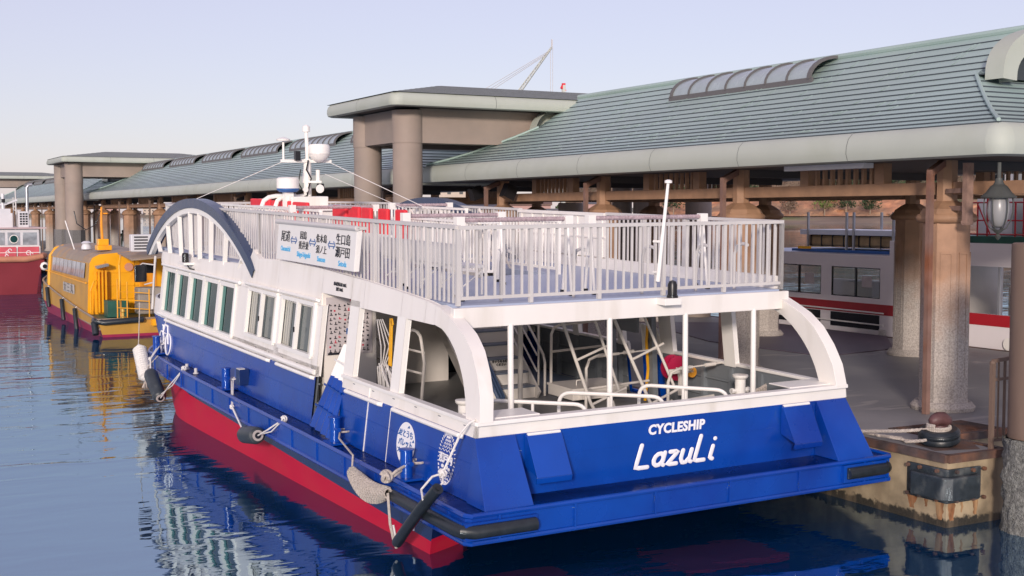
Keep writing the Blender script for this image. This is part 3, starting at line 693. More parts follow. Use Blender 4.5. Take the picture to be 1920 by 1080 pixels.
# transom blades and hinged flaps
for k, (s0, s1) in enumerate(((-.03,.55),(WID-.55,WID+.03))):
    o = -.12 if k == 0 else .0; q = 0 if k == 0 else .12
    m = MB(); A = [(s0,-.01,-.17),(s0+o,-.01,-.985),(s0+o,-.52,-.985),(s0,-.03,-.17)]; B = [(s1,-.01,-.17),(s1+q,-.01,-.985),(s1+q,-.52,-.985),(s1,-.03,-.17)]
    m.add(A+B, [(0,1,2,3),(7,6,5,4),(3,2,6,7),(0,3,7,4),(1,5,6,2),(0,4,5,1)]); fb(m, 'stern_blade', BLUE, bevel=.008)
for s0 in (.70, WID-.70-.53):
    m = MB(); m.prism([(s0,-.07,-.20),(s0+.53,-.07,-.20),(s0+.53,-.34,-.70),(s0,-.34,-.70)], (0,.035,.02))
    m.prism([(s0,-.34,-.70),(s0,-.30,-.68),(s0,-.02,-.60),(s0,-.02,-.2),(s0,-.07,-.2)], (.012,0,0))
    m.prism([(s0,-.345,-.70),(s0+.53,-.345,-.70),(s0+.53,-.325,-.78),(s0,-.325,-.78)], (0,.03,0))
    f = fb(m, 'stern_flap', BLUE, bevel=.006)
    m = MB(); m.tube([(s0+.02,-.05,-.185),(s0+.51,-.05,-.185)], .022, 8); fb(m, 'hinge', WTRIM, f)
# transom lettering
fsl = SB
text('lettering', 'CYCLESHIP', .185, (3.13,-.012,-.325), (1,0,.0), (0,0,1), WLET, ferry, bold=.0075, shear=.08, base=SB, sx=1.0, spacing=1.06)
for (ch, s, sz, du) in (('L',2.37,.46,0),('a',2.66,.37,-.035),('z',2.88,.37,-.035),('u',3.09,.37,-.035),('L',3.34,.46,0),('i',3.55,.46,0)):
    pass
def stroke(name, strokes, r, mats, o, xd, yd, parent, base):
    x = Vector(xd).normalized(); y = Vector(yd).normalized(); z = x.cross(y); m = MB(); o = Vector(o)+z*.001
    for st in strokes:
        pts = []
        for i in range(len(st)-1):
            for k in range(4): pts.append((st[i][0]+(st[i+1][0]-st[i][0])*k/4, st[i][1]+(st[i+1][1]-st[i][1])*k/4, 0))
        pts.append((*st[-1], 0)); d0 = (Vector(pts[0])-Vector(pts[1])).normalized(); d1 = (Vector(pts[-1])-Vector(pts[-2])).normalized()
        pts = [tuple(Vector(pts[0])+d0*r*.9), tuple(Vector(pts[0])+d0*r*.55)]+pts+[tuple(Vector(pts[-1])+d1*r*.55), tuple(Vector(pts[-1])+d1*r*.9)]
        t_ = MB(); t_.tube(pts, [r*.4, r*.83]+[r]*(len(pts)-4)+[r*.83, r*.4], 12)
        m.add([o+x*p[0]+y*p[1]*.86+z*(p[2]*.16+.004) for p in t_.v], t_.f)
    return m.build(name, mats, parent, base, smooth='all')
sh = lambda pts, ox: [(ox+x+.30*y, y) for x, y in pts]
def ell(cx, cy, rx, ry, a0, a1, n=10): return [(cx+rx*math.cos(R(a0+(a1-a0)*i/n)), cy+ry*math.sin(R(a0+(a1-a0)*i/n))) for i in range(n+1)]
LZ = [sh([(0,.36),(0,.0),(.20,.0)],0), sh(ell(.09,.10,.08,.095,40,400),.27), sh([(.17,.2),(.17,.02),(.20,0)],.27), sh([(0,.2),(.14,.2),(0,0),(.16,0)],.53),
      sh([(0,.2),(0,.07),(.04,0),(.10,0),(.15,.07)],.75), sh([(.15,.2),(.15,.02),(.19,0)],.75), sh([(0,.40),(0,.0),(.17,.0)],1.0), sh([(0,.21),(0,.02),(.05,0)],1.27), sh([(0,.33),(.002,.331)],1.27)]
stroke('lettering', LZ, .036, WLET, (2.44,-.012,-.83), (1,0,0), (0,0,1), ferry, SB)
# ---------------------------------------------------------------- superstructure side panels
SHEER = [(17.75,1.36),(16.5,1.34),(14,1.34),(12,1.37),(10.2,1.42),(9.86,1.44),(9.72,1.6),(9.60,1.74),(9.48,1.66),(9.2,1.58),(8,1.62),(6,1.60),(4,1.53),(2.6,1.46),(1.8,1.41),(1.3,1.35),(.94,1.22),(.6,1.08),(.34,.9),(.12,.62),(-.02,.35),(-.08,.03)]
INNER = [(1.5,1.12),(1.22,1.08),(1.0,.98),(.78,.83),(.6,.65),(.46,.46),(.36,.25),(.30,.03)]
def poly(m, fn, pts, sg):
    n = len(pts); v = [fn(f, u) for f, u in pts]; v2 = [fn(f, u, -.09) for f, u in pts]
    m.add(v+v2, [tuple(range(n)), tuple(range(n, 2*n))[::-1]] + [(i, (i+1) % n, n+(i+1) % n, n+i) for i in range(n)])
for fn, sg in SIDES:
    m = MB()
    # header band above windows and openings, in short pieces under the sheer line
    hdr = lambda f: 1.0 if f > 5.8 else (1.22 if f > 4.51 else 1.12)
    up = [p for p in SHEER if p[0] >= 1.5] ; cuts = sorted(set([p[0] for p in SHEER if p[0] > 1.5]+[5.8,4.51,16.3,1.5]), reverse=True)
    def sheer(f):
        for i in range(len(SHEER)-1):
            a, b = SHEER[i], SHEER[i+1]
            if a[0] >= f >= b[0]: return a[1]+(b[1]-a[1])*(a[0]-f)/(a[0]-b[0])
        return 1.3
    for i in range(len(cuts)-1):
        a, b = cuts[i], cuts[i+1]; h = hdr((a+b)/2); ha = hb = h
        if a > 16.3: ha, hb = 1.08, 1.08
        poly(m, fn, [(a,ha),(b,hb),(b,sheer(b)),(a,sheer(a))], sg)
    # posts and sill
    W5 = [10.39+1.13*i for i in range(5)]
    segs = [(16.3,10.39+4*1.13+1.0)]
    solids = [(5.69,5.95),(7.65,7.89),(9.59,10.37),(16.0,16.3)]
    if sg < 0: solids = [(9.59,10.37),(16.0,16.3)]
    for a, b in solids: poly(m, fn, [(b,-.17),(a,-.17),(a,1.0),(b,1.0)], sg)
    if sg > 0: poly(m, fn, [(9.59,-.17),(5.95,-.17),(5.95,.13),(9.59,.13)], sg)
    poly(m, fn, [(16.0,-.17),(10.37,-.17),(10.37,-.06),(16.0,-.06)], sg)
    fb(m, 'side_panel', WHITE, bevel=.006)
    # stern arch pillar
    m = MB(); A = [p for p in SHEER if p[0] < 1.9]; B = INNER
    n = 14
    def samp(L, n):
        ds = [0]
        for i in range(len(L)-1): ds.append(ds[-1]+math.dist(L[i], L[i+1]))
        o = []
        for k in range(n+1):
            t = ds[-1]*k/n
            for i in range(len(L)-1):
                if ds[i+1] >= t-1e-9: q = (t-ds[i])/(ds[i+1]-ds[i]); o.append((L[i][0]+(L[i+1][0]-L[i][0])*q, L[i][1]+(L[i+1][1]-L[i][1])*q)); break
        return o
    OA, IB = samp([(1.5,1.38)]+[p for p in A if p[0] < 1.5], n), samp(B, n)
    R1 = [[fn(*p) for p in OA], [fn(*p) for p in IB], [fn(p[0], p[1], -.20) for p in IB], [fn(p[0], p[1], -.20) for p in OA], [fn(*p) for p in OA]]
    m.grid(R1); fb(m, 'stern_arch', WHITE, bevel=.004, smooth=35)
    # opening posts
    for (a, b, h) in ((4.15,4.51,1.2),(2.42,2.70,1.12))+(((5.72,5.9,1.2),(7.3,7.5,1.0)) if sg < 0 else ()):
        m = MB(); poly(m, fn, [(b,-.02),(a,-.02),(a,h),(b,h)], sg); fb(m, 'side_post', WTRIM, bevel=.006)
    # window sill moulding and hoods
    m = MB(); m.tube([fn(f, -.10, .02) for f in frange(16.2, 5.72, 10)], .045, 8)
    m.tube([fn(f, 1.06, .035) for f in (16.2,13,10.3,10.15)], .035, 8)
    for (a, b) in (((9.75,7.78),(7.72,5.84)) if sg > 0 else ()): m.tube([fn(a,1.07,.01),fn(a,1.09,.05),fn(b,1.09,.05),fn(b,1.07,.01)], .03, 8)
    fb(m, 'drip_moulding', WTRIM, smooth=True)
    # windows
    for i in range(5):
        a, b = 10.43+1.125*i, 10.43+1.125*i+1.04; lean = .06
        w_ = MB(); w_.add([fn(a,-.04,-.045), fn(b,-.04,-.045), fn(b+.0,.97,-.045), fn(a,.97,-.045)], [(0,1,2,3)]); W = fb(w_, 'window', GLASS)
        f_ = MB()
        for (p, q) in (((a,-.04),(b,-.04)),((b,-.04),(b,.97)),((b,.97),(a,.97)),((a,.97),(a,-.04))): f_.bar(fn(*p,.0), fn(*q,.0), .09, .07, (1,0,0))
        fb(f_, 'frame', WTRIM, W)
        c = MB(); c.bb(ps(a,.4)+.12 if sg > 0 else WID-ps(a,.4)-.14, ps(a,.4)+.14 if sg > 0 else WID-ps(a,.4)-.12, b-.42, b-.06, -.02, .95); 
        c = MB(); c.grid([[fn(b-.05-.20*k/6, -.02, -.035-.012*(k % 2)) for k in range(7)], [fn(b-.05-.20*k/6, .95, -.035-.012*(k % 2)) for k in range(7)]]); fb(c, 'curtain', CURT, W)
    for (a, b) in (((5.97,7.63),(7.91,9.57)) if sg > 0 else ()):
        mid = (a+b)/2
        w_ = MB(); w_.add([fn(a,.13,-.05), fn(b,.13,-.05), fn(b,1.0,-.05), fn(a,1.0,-.05)], [(0,1,2,3)]); W = fb(w_, 'window', mat('clear_glass', (.10,.125,.125), .06, var=.3, vs=1) if 'clear_glass' not in MATS else MATS['clear_glass'])
        f_ = MB()
        for (p, q) in (((a,.13),(b,.13)),((b,.13),(b,1.0)),((b,1.0),(a,1.0)),((a,1.0),(a,.13)),((mid,.13),(mid,1.0))): f_.bar(fn(*p,.01), fn(*q,.01), .07, .07, (1,0,0))
        fb(f_, 'frame', WTRIM, W)
        c = MB()
        for (p, q) in ((b-.05,b-.40),(a+.33,a+.05)): c.grid([[fn(p+(q-p)*k/6, .15, -.042-.01*(k % 2)) for k in range(7)], [fn(p+(q-p)*k/6, .98, -.042-.01*(k % 2)) for k in range(7)]])
        fb(c, 'curtain', CURTW, W)
        c = MB(); c.box(fn(mid,.5,.06), (.02,.03,.09)); fb(c, 'latch', BLACK, W)
# cabin: front, aft bulkhead, interior dark core
m = MB(); 
m.bb(.35, WID-.35, 16.2, 16.28, -.2, 1.3)
fb(m, 'cabin_front', WHITE)
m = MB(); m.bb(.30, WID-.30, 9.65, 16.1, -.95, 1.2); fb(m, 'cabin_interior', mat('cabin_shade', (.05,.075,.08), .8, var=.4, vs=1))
m = MB(); m.bb(.16, 1.1, 5.76, 9.6, -.9, 1.25); m.bb(1.0, 3.78, 8.4, 8.5, -.9, 1.262); m.bb(4.5, WID-.3, 9.3, 9.4, -.9, 1.3)
fb(m, 'bulkhead', CREAM)
m = MB(); m.bb(4.62, WID-.16, 9.24, 9.29, -.2, 1.1); fb(m, 'bulkhead_door', GREYP)
# poster wall
m = MB(); m.bb(.20, 1.02, 5.742, 5.756, .16, 1.13); po = fb(m, 'poster', PAPER)
pr = random.Random(4); m = MB(); m2 = MB(); m3 = MB()
for i in range(9):
    for j in range(11):
        x = .25+.083*i+pr.uniform(-.012,.012); z = .21+.076*j+pr.uniform(-.01,.01)
        mm = m if pr.random() < .9 else m2
        k = pr.random()
        if k < .35: mm.bb(x, x+.05, 5.734, 5.741, z, z+.012); mm.bb(x+.015, x+.028, 5.734, 5.741, z+.013, z+.05)
        elif k < .7: mm.bb(x, x+.04, 5.734, 5.741, z+.02, z+.032); mm.bb(x, x+.012, 5.734, 5.741, z+.033, z+.052)
        else: mm.bb(x+.008, x+.035, 5.734, 5.741, z, z+.028)
m2.bb(.62, .98, 5.732, 5.741, 1.05, 1.11); m3.bb(.55, .66, 5.734, 5.741, .50, .60); m.bb(.22, .60, 5.734, 5.741, .165, .20)
fb(m, 'poster_print', INK, po); fb(m2, 'poster_print', PRED, po); fb(m3, 'poster_print', MBLUE, po)
# upper deck plate with stairwell, stern beam
m = MB(); w0, w1, a0, a1 = 2.95, 4.35, 5.55, 8.45
for (x0, x1, y0, y1) in ((.33,w0,1.1,17.6),(w1,WID-.33,1.1,17.6),(w0,w1,1.1,a0),(w0,w1,a1,17.6)): m.bb(x0, x1, y0, y1, 1.28, 1.40)
fb(m, 'upper_deck', DECKB)
m = MB()
for (x0, x1, y0, y1) in ((.33,w0,1.15,9.0),(w1,WID-.33,1.15,9.0),(w0,w1,1.15,a0)): m.add([(x0,y0,1.272),(x1,y0,1.272),(x1,y1,1.272),(x0,y1,1.272)], [(0,1,2,3)])
fb(m, 'bounce_ceiling', WTRIM)  # white panel added below the deck plate to bounce light inside
m = MB(); m.bb(.20, WID-.20, 1.02, 1.13, 1.10, 1.375)
fb(m, 'stern_beam', WHITE, bevel=.01)
for k in range(2): m = MB(); m.bb(.25, WID-.25, 2.4+1.5*k, 2.5+1.5*k, 1.16, 1.278); fb(m, 'deck_beam', WTRIM)
# stanchions at the stern
for s in (1.08, 2.71, 4.06, 5.36):
    m = MB(); m.tube([(s-.01,1.0,-.9),(s,1.05,1.12)], .042, 12); m.lathe((s-.01,1.0,-.9), [(.09,0),(.09,.015)], 12); fb(m, 'stanchion', WTRIM, smooth=True)
m = MB(); m.tube([(3.35,4.75,-.9),(3.35,4.75,1.28)], .045, 12); fb(m, 'stanchion', TUBE, smooth=True)
# ---------------------------------------------------------------- railings
def rail_run(pts, zt, zb, name, top=.05, post=1.12, bal=.14, bot=True, mats=GREYP, skip_bot=0, r=.011):
    m = MB(); pts = [Vector(p) for p in pts]
    for i in range(len(pts)-1):
        a, b = pts[i], pts[i+1]; L = (b-a).length; d = (b-a)/L; n = max(1, round(L/post)) if post else 1
        m.bar(a+Vector((0,0,zt)), b+Vector((0,0,zt)), .09, top)
        if bot: m.bar(a+Vector((0,0,zb+.10)), b+Vector((0,0,zb+.10)), .04, .045)
        for k in range(n+1):
            p = a+d*(L*k/n); m.bar(p+Vector((0,0,zb)), p+Vector((0,0,zt-top/2)), .055, .055, d)
        nb = round(L/bal)
        for k in range(1, nb):
            if abs((k/nb*n)-round(k/nb*n)) < .03: continue
            p = a+d*(L*k/nb); m.bar(p+Vector((0,0,zb+(.10 if bot else .02))), p+Vector((0,0,zt-top/2)), r*2, r*3, d)
    return fb(m, name, mats)
rp = .30
rail_run([(rp,1.1,0),(WID-rp,1.1,0)], 2.45, 1.40, 'stern_railing')
rail_run([(rp,1.1,0),(rp-.01,3.9,0),(rp-.01,9.5,0)], 2.46, 1.41, 'side_railing', bot=False)
rail_run([(rp,9.5,0),(rp,16.3,0),(rp+.25,17.5,0),(rp+1.0,18.1,0),(WID-rp-1.0,18.1,0),(WID-rp-.25,17.5,0),(WID-rp,16.3,0),(WID-rp,9.3,0)], 2.46, 1.40, 'bow_railing', bal=.13)
rail_run([(WID-rp,6.0,0),(WID-rp,1.1,0)], 2.45, 1.40, 'side_railing', bot=False)
m = MB(); m.bb(WID-rp-.03, WID-rp+.03, 6.0, 9.3, 1.62, 2.40)
for k in range(8): m.bb(WID-rp-.05, WID-rp-.028, 6.1+.44*k, 6.14+.44*k, 1.45, 2.40)
m.bb(WID-rp-.06, WID-rp-.031, 6.0, 9.3, 1.98, 2.01); m.bb(WID-rp-.08, WID-rp+.06, 6.0, 9.3, 2.40, 2.46); m.bb(WID-rp-.05,WID-rp+.05,1.2,9.3,1.402,1.60)
fb(m, 'wind_screen_panel', WHITE)
for s in (1.15,2.35,3.55,4.55,5.3):      # curved braces behind the stern rail
    m = MB(); m.tube([(s,1.45,1.4),(s,1.45,1.95),(s,1.38,2.08),(s,1.25,2.12),(s,1.14,2.1)], .025, 8); fb(m, 'rail_brace', GREYP, smooth=True)
# side arches
def archc(df, H): return 1.33+H*max(0, 1-abs(df/4.32)**2.05)**.93
for fn, sg in SIDES:
    fs_ = frange(-4.3, 4.3, 44); c0 = 13.68
    def sec(r0, r1, dx0, dx1, name, mats):
        m = MB(); rows = []
        for k, df in enumerate(fs_):
            e = .03; g = ((archc(df+e,1.32)-archc(df-e,1.32))/(2*e)); nl = math.hypot(1, g); nx, nz = -g/nl, 1/nl
            z = archc(df, 1.32); o = ps(13, 1.4)
            def q(r_, dx): 
                f = c0+df+nx*r_; u = max(z+nz*r_, 1.2); s = .155+dx; return (s if sg > 0 else WID-s, f, u)
            rows.append([q(r0,dx0), q(r1,dx0), q(r1,dx1), q(r0,dx1), q(r0,dx0)])
        m.grid(rows); return fb(m, name, mats, smooth=35)
    sec(0, -.20, -.03, .22, 'arch', NAVY)
    sec(-.202, -.32, .0, .10, 'arch_rim', WTRIM)
    m = MB()
    for k, (df, ln) in enumerate(((-3.2,-.35),(-2.2,-.25),(-1.2,-.15),(-.35,-.05),(.35,.05),(1.2,.15),(2.2,.25),(3.1,.35))):
        z = archc(df+ln, 1.32)-.30; s = .19 if sg > 0 else WID-.19
        if z > 1.5: m = MB(); m.bar((s,c0+df,1.33),(s,c0+df+ln*.6,z), .04, .09, (1,0,0)); fb(m, 'arch_spoke', WTRIM)
# nav light boxes
m = MB(); q = P(13.9,1.22,.0); m.box((q[0]-.10,q[1],q[2]), (.24,.5,.05)); l = fb(m, 'light_bracket', WTRIM, bevel=.008)
m = MB(); m.lathe((q[0]-.12,q[1],q[2]+.03), [(.075,0),(.075,.17),(.06,.2)], 14); fb(m, 'lamp', BLACK, l)
m = MB(); m.tube([(q[0]-.1,q[1]-.05,q[2]-.03),(q[0]-.1,q[1]-.25,q[2]-.10),(q[0]-.02,q[1]-.35,q[2]-.12)], .014, 6); fb(m, 'cable', BLACK, l)
m = MB(); m.box((3.66,.92,1.33), (.30,.22,.10)); l = fb(m, 'light_bracket', WTRIM, bevel=.006)
m = MB(); m.lathe((3.72,.92,1.38), [(.085,0),(.085,.03),(.07,.04),(.07,.19),(.05,.24),(.01,.255)], 18); fb(m, 'stern_lamp', BLACK, l, smooth=True)
m = MB(); m.lathe((3.72,.92,1.42), [(.045,.0),(.045,.11)], 12); 
# flag mast
m = MB(); m.tube([(3.50,.98,1.62),(3.64,.95,3.05)], [.034,.022], 12); m.lathe((3.645,.95,3.05), [(.055,0),(.055,.035),(.02,.05)], 12)
m.tube([(3.5,1.1,2.2),(3.55,.97,2.2)], .02, 6); m.tube([(3.5,1.1,1.75),(3.51,.97,1.75)], .02, 6)
fb(m, 'flag_mast', WTRIM, smooth=True)
# ---------------------------------------------------------------- destination board
m = MB(); b0, b1 = 4.27, 7.95; sx = .135
m.prism([(sx+.05,b0,1.66),(sx+.05,b1,1.66),(sx+.11,b1,2.30),(sx+.11,b0,2.30)], (-.09,0,0))
bd = fb(m, 'destination_board', mat('board_grey_white', (.78,.77,.74), .4, var=.03), bevel=.004)
m = MB(); m.tube([(sx+.02,b0-.02,2.33),(sx+.02,b1+.1,2.33)], .045, 8); m.bar((sx+.10,b0-.02,2.33),(sx+.10,b1+.1,2.33), .16, .05); fb(m, 'board_hood', GREYP, bd, bevel=.01)
bx, by = (0,-1,0), (.085,0,1)
def bt(body, f, u, size, m_=INK, bold=.0005, sx_=1.12): text('lettering', body, size, (sx-.04+.094*(u-1.66), f, u), bx, by, m_, bd, bold=bold, base=SB, sx=sx_)
bt('尾道', 7.52, 2.07, .21); bt('因島', 6.62, 2.12, .15); bt('重井東', 6.58, 1.95, .15, sx_=1.1); bt('佐木島', 5.75, 2.10, .15, sx_=1.1); bt('須ノ上', 5.73, 1.92, .15, sx_=1.1); bt('生口島', 4.80, 2.12, .19, sx_=1.1); bt('瀬戸田', 4.79, 1.92, .19, sx_=1.1)
m = MB()
for f in (7.08, 6.16, 5.28):
    A_ = lambda df, du: (sx-.002+.094*(2.03+du-1.66)-.045, f-df, 2.03+du)
    for du in (-.022,.022): m.bar(A_(-.10,du), A_(.10,du), .006, .014)
    for sg in (-1,1):
        for du in (-.06,.06): m.bar(A_(sg*.15,0), A_(sg*.08,du), .006, .014)
fb(m, 'arrow', MBLUE, bd)
for (w_, f, u) in (('Onomichi',7.48,1.86),('Shigei-higashi',6.55,1.80),('Sunoue',5.70,1.77),('Setoda',4.76,1.75)): bt(w_, f, u, .125, LBLUE, .001, 1.0)
for k, (body, u) in enumerate((('最大搭載人員 127人',1.40),('旅客 120人',1.32))): text('lettering', body, .062, (ps(5,u)-.002, 5.02, u), bx, (.12,0,1), INK, ferry, bold=.002, base=SB)
# hull badges
def disc(f, u, rf, ru, mats, name, out=.006):
    m = MB(); m.prism([P(f+rf*math.cos(k*math.pi/24), u+ru*math.sin(k*math.pi/24), out) for k in range(48)], (-.004,0,0)); return fb(m, name, mats)
b1_ = disc(1.98, -.60, .30, .30, WLET, 'badge')
for (w_, u, sz) in (('せとうち',-.47,.115),('パレット',-.60,.115),('プロジェクト',-.72,.085)): text('lettering', w_, sz, (ps(2,u,.011), 1.98, u), bx, (.12,0,1), MBLUE, b1_, bold=.001, base=SB)
m = MB()
for (df, du) in ((-.06,.23),(-.24,.06),(.24,.10),(.02,-.25)):
    f, u = 1.98+df, -.60+du; m.prism([P(f-.04,u,.012),P(f+.04,u-.01,.012),P(f-.01,u+.035,.012)], (-.003,0,0))
fb(m, 'badge_mark', MBLUE, b1_)
def ringmark(f0, u0, rf, ru, n, w, mats, parent, a0=0, a1=360, gap=.35, ln=.05, name='badge_ray'):
    m = MB()
    for k in range(n):
        a = R(a0+(a1-a0)*k/n); c, s = math.cos(a), math.sin(a)
        m.bar(P(f0+rf*c, u0+ru*s, .008), P(f0+(rf+ln)*c, u0+(ru+ln)*s, .008), w, .006, (1,0,0))
    return m
# oval emblem: rays, hills, three characters, waves
em = MB(); f0, u0 = .70, -.57
for k in range(40):
    a = R(360*k/40); c, s = math.cos(a), math.sin(a); em.bar(P(f0+.215*c, u0+.315*s, .008), P(f0+(.25 if s > -.2 else .235)*c, u0+(.36 if s > -.2 else .335)*s, .008), .012 if s > -.2 else .03, .006, (1,0,0))
for k in range(5):
    zz = u0+.10+.045*k; hw = .17-.03*k
    pts = [P(f0+hw-2*hw*j/8, zz+(.025 if j % 2 else -.005), .008) for j in range(9)]
    em.tube(pts, .004, 4)
for k in range(4):
    zz = u0-.16-.045*k; hw = .17-.035*k; em.tube([P(f0+hw-2*hw*j/8, zz+(.012 if j % 2 else -.012), .008) for j in range(9)], .006, 4)
for (df, du, r_) in ((.09,-.10,.025),(-.02,-.10,.03),(-.10,-.12,.022)): em.prism([P(f0+df+1.6*r_*math.cos(k*.628), u0+du+r_*math.sin(k*.628), .008) for k in range(10)], (-.003,0,0))
e_ = fb(em, 'emblem', WLET)
text('lettering', '瀬戸内', .135, (ps(.7,-.6,.010), f0, u0-.0), bx, (.12,0,1), WLET, e_, bold=.004, base=SB, sx=.95)
# bicycle mark
bm = MB(); f0, u0 = 15.45, -.62
def ring2(f, u, r_, rz=None): return [P(f+r_*math.cos(R(k*18)), u+(rz or r_)*math.sin(R(k*18)), .006) for k in range(21)]
bm.tube(ring2(f0+.32,u0-.10,.24), .02, 5); bm.tube(ring2(f0-.34,u0-.10,.24), .02, 5)
for pts in ([(.32,-.1),(.10,-.1),(.22,.28)],[(.10,-.1),(-.22,.12),(.18,.12)],[(-.34,-.1),(-.18,.30),(-.02,.30)],[(.22,.28),(.30,.28)]): bm.tube([P(f0+a, u0+b, .006) for a, b in pts], .022, 5)
bm.prism([P(f0+.05+.07*math.cos(k*.628), u0+.42+.07*math.sin(k*.628), .006) for k in range(10)], (-.003,0,0)); bm.tube([P(f0+.20,u0+.12,.006),P(f0+.06,u0+.32,.006),P(f0-.16,u0+.30,.006)], .03, 5)
fb(bm, 'bicycle_mark', WLET)
text('draught_mark', '8', .12, (ps(1.5,-1.6)-.01, 1.45, -1.66), bx, (.12,0,1), WLET, ferry, bold=.004, base=SB)
# bollards on the ledge
for f in (15.5, 9.9, 4.15, 1.5):
    q = Vector(P(f,-.98,.17)); m = MB(); m.box(q+Vector((.02,0,.02)), (.30,.36,.03)); m.lathe(q+Vector((0,0,-.0)), [(.085,0),(.085,.40),(.105,.405),(.105,.42),(.02,.43)], 18); m.tube([q+Vector((-.02,-.13,.24)), q+Vector((-.02,.13,.24))], .025, 8)
    m.lathe(q+Vector((0,-.15,.24)), [(.035,-.02),(.035,.02)], 8, 'y'); fb(m, 'ledge_bollard', BLUE, smooth=True)
m = MB(); q = Vector(P(9.2,-.75,0)); m.bb(q.x-.18, q.x+.02, 9.1, 9.32, -.80, -.5); fb(m, 'side_box', DBLUE, bevel=.01); m = MB(); m.box((q.x-.12,9.2,-.49), (.12,.16,.015)); fb(m, 'box_lid', GREYP)
m = MB()
for f in (12.8, 12.1): q = Vector(P(f,-.98,.16)); m.lathe(q, [(.06,0),(.06,.02),(.035,.03),(.035,.12)], 10)
fb(m, 'filler_cap', GREYP, smooth=True)
for (s, f) in ((.42+.2,1.55),(5.50,1.5)):
    m = MB(); m.lathe((s,f,-.9), [(.13,0),(.13,.02),(.085,.03),(.085,.86),(.11,.88),(.125,.90),(.125,.93),(.02,.94)], 20); m.lathe((s,f,-.22), [(.032,-.18),(.032,.18)], 8, 'x'); m.lathe((s-.16,f,-.22),[(.045,-.02),(.045,.02)],8,'x'); m.lathe((s+.16,f,-.22),[(.045,-.02),(.045,.02)],8,'x'); fb(m, 'deck_bollard', WTRIM, smooth=True)
# bow: bulwark, mirror post, fairlead
m = MB(); m.tube([P(17.2,-.1,.05), P(17.2,1.2,.10)], .03, 10); m.tube([P(17.2,.98,.1),P(17.3,1.02,.4),P(17.3,.98,.45)], .016, 6); m.tube([P(17.2,.55,.1),P(17.3,.5,.3)], .016, 6); fb(m, 'mirror_post', GREYP, smooth=True)
m = MB(); q = Vector(P(17.25,.78,.42)); m.box(q, (.30,.08,.42)); mi = fb(m, 'mirror', BLACK, bevel=.04); m = MB(); m.box(q+Vector((0,-.045,0)), (.25,.01,.36)); fb(m, 'mirror_glass', SCR, mi)
# ---------------------------------------------------------------- stairs
m = MB(); N = 10
for k in range(N):
    f = 5.82+.262*k; u = -.9+.23*(k+1)
    m.cur = 0; m.bb(3.02, 4.28, f+.012, f+.03, u-.225, u-.03); m.cur = 1; m.bb(3.02, 4.28, f, f+.27, u-.03, u)
st = fb(m, 'stair', [CREAM, mat('stair_tread', (.16,.19,.24), .5)])
m = MB()
for s in (3.0, 4.30): m.bar((s,5.75,-.86),(s,8.42,1.42), .035, .24, (0,0,1))
fb(m, 'stringer', TUBE, st)
m = MB()
for s in (3.36,3.42,3.48): m.bar((s,5.55,-.80),(s,8.3,1.62), .022, .06)
m.bar((3.42,5.55,-.84),(3.42,8.3,1.58), .16, .012); fb(m, 'bicycle_groove', mat('groove_blue', (.10,.15,.27), .3, metal=.4), st)
m = MB()
for s in (2.94, 4.42):
    m.tube([(s,5.72,-.86),(s,5.72,-.25),(s,5.78,-.1),(s,5.95,.05),(s,6.0,.10),(s,8.3,2.1)], .024, 8); m.tube([(s,5.95,-.7),(s,5.95,.05)], .02, 8)
    m.tube([(s,6.0,-.15),(s,8.3,1.75)], .018, 8); m.tube([(s,6.0,-.45),(s,8.2,1.42)], .018, 8)
    m.tube([(s,5.95,.05),(s,5.95,.40),(s,6.1,.62),(s,8.3,2.5)], .024, 8)
fb(m, 'handrail', TUBE, st, smooth=True)
m = MB(); m.bb(3.62, 4.0, 6.335, 6.343, -.35, -.27); 
for k, (bd_, u) in enumerate((('手すりをお持ち',-.27),('ください',-.33))): text('lettering', bd_, .055, (3.85, 6.352, u), (1,0,0), (0,0,1), INK, st, bold=.002, base=SB)
# stairwell guard on the upper deck
rail_run([(2.85,5.3,0),(2.85,8.5,0)], 2.35, 1.4, 'stairwell_guard', top=.04, bal=.12, mats=WTRIM)
rail_run([(4.45,5.3,0),(4.45,8.5,0)], 2.35, 1.4, 'stairwell_guard', top=.04, bal=.12, mats=WTRIM)
rail_run([(2.85,8.5,0),(4.45,8.5,0)], 2.35, 1.4, 'stairwell_guard', top=.04, bal=.12, mats=WTRIM)
rail_run([(2.85,5.3,0),(3.2,5.3,0)], 2.35, 1.4, 'stairwell_guard', top=.04, bal=.10, mats=WTRIM)
# bicycle hanging racks: A-frames joined by a rope-wrapped bar
def rack(s0, s1, f, tr=0.):
    R_ = None
    for s in (s0, s1):
        m = MB()
        for d in (-.28, .28): m.tube([(s+(.06 if s == s0 else -.06)*0+d*.35,f+d,1.42),(s+d*.06,f+d*.12,2.45)], .024, 8)
        m.tube([(s-.05,f-.14,1.95),(s+.05,f+.14,1.95)], .018, 6); m.box((s,f,2.5), (.13,.12,.14)); R_ = fb(m, 'rack_frame', WTRIM, bevel=.004)
        m = MB()
        for d in (-.28,.28): m.bb(s+d*.35-.03, s+d*.35+.03, f+d-.03, f+d+.03, 1.402, 1.44)
        fb(m, 'rubber_foot', BLACK, R_)
    m = MB(); m.tube([(s0,f,2.52),(s1,f,2.52)], .028, 8)
    k = int(abs(s1-s0)/.05)
    for i in range(k): s = s0+(s1-s0)*(i+.5)/k; m.lathe((s,f,2.52), [(.034,-.018),(.034,.018)], 8, 'x')
    fb(m, 'rack_bar', mat('faded_rope_wrap', (.42,.33,.35), .8, var=.3, vs=20) if 'faded_rope_wrap' not in MATS else MATS['faded_rope_wrap'], R_)
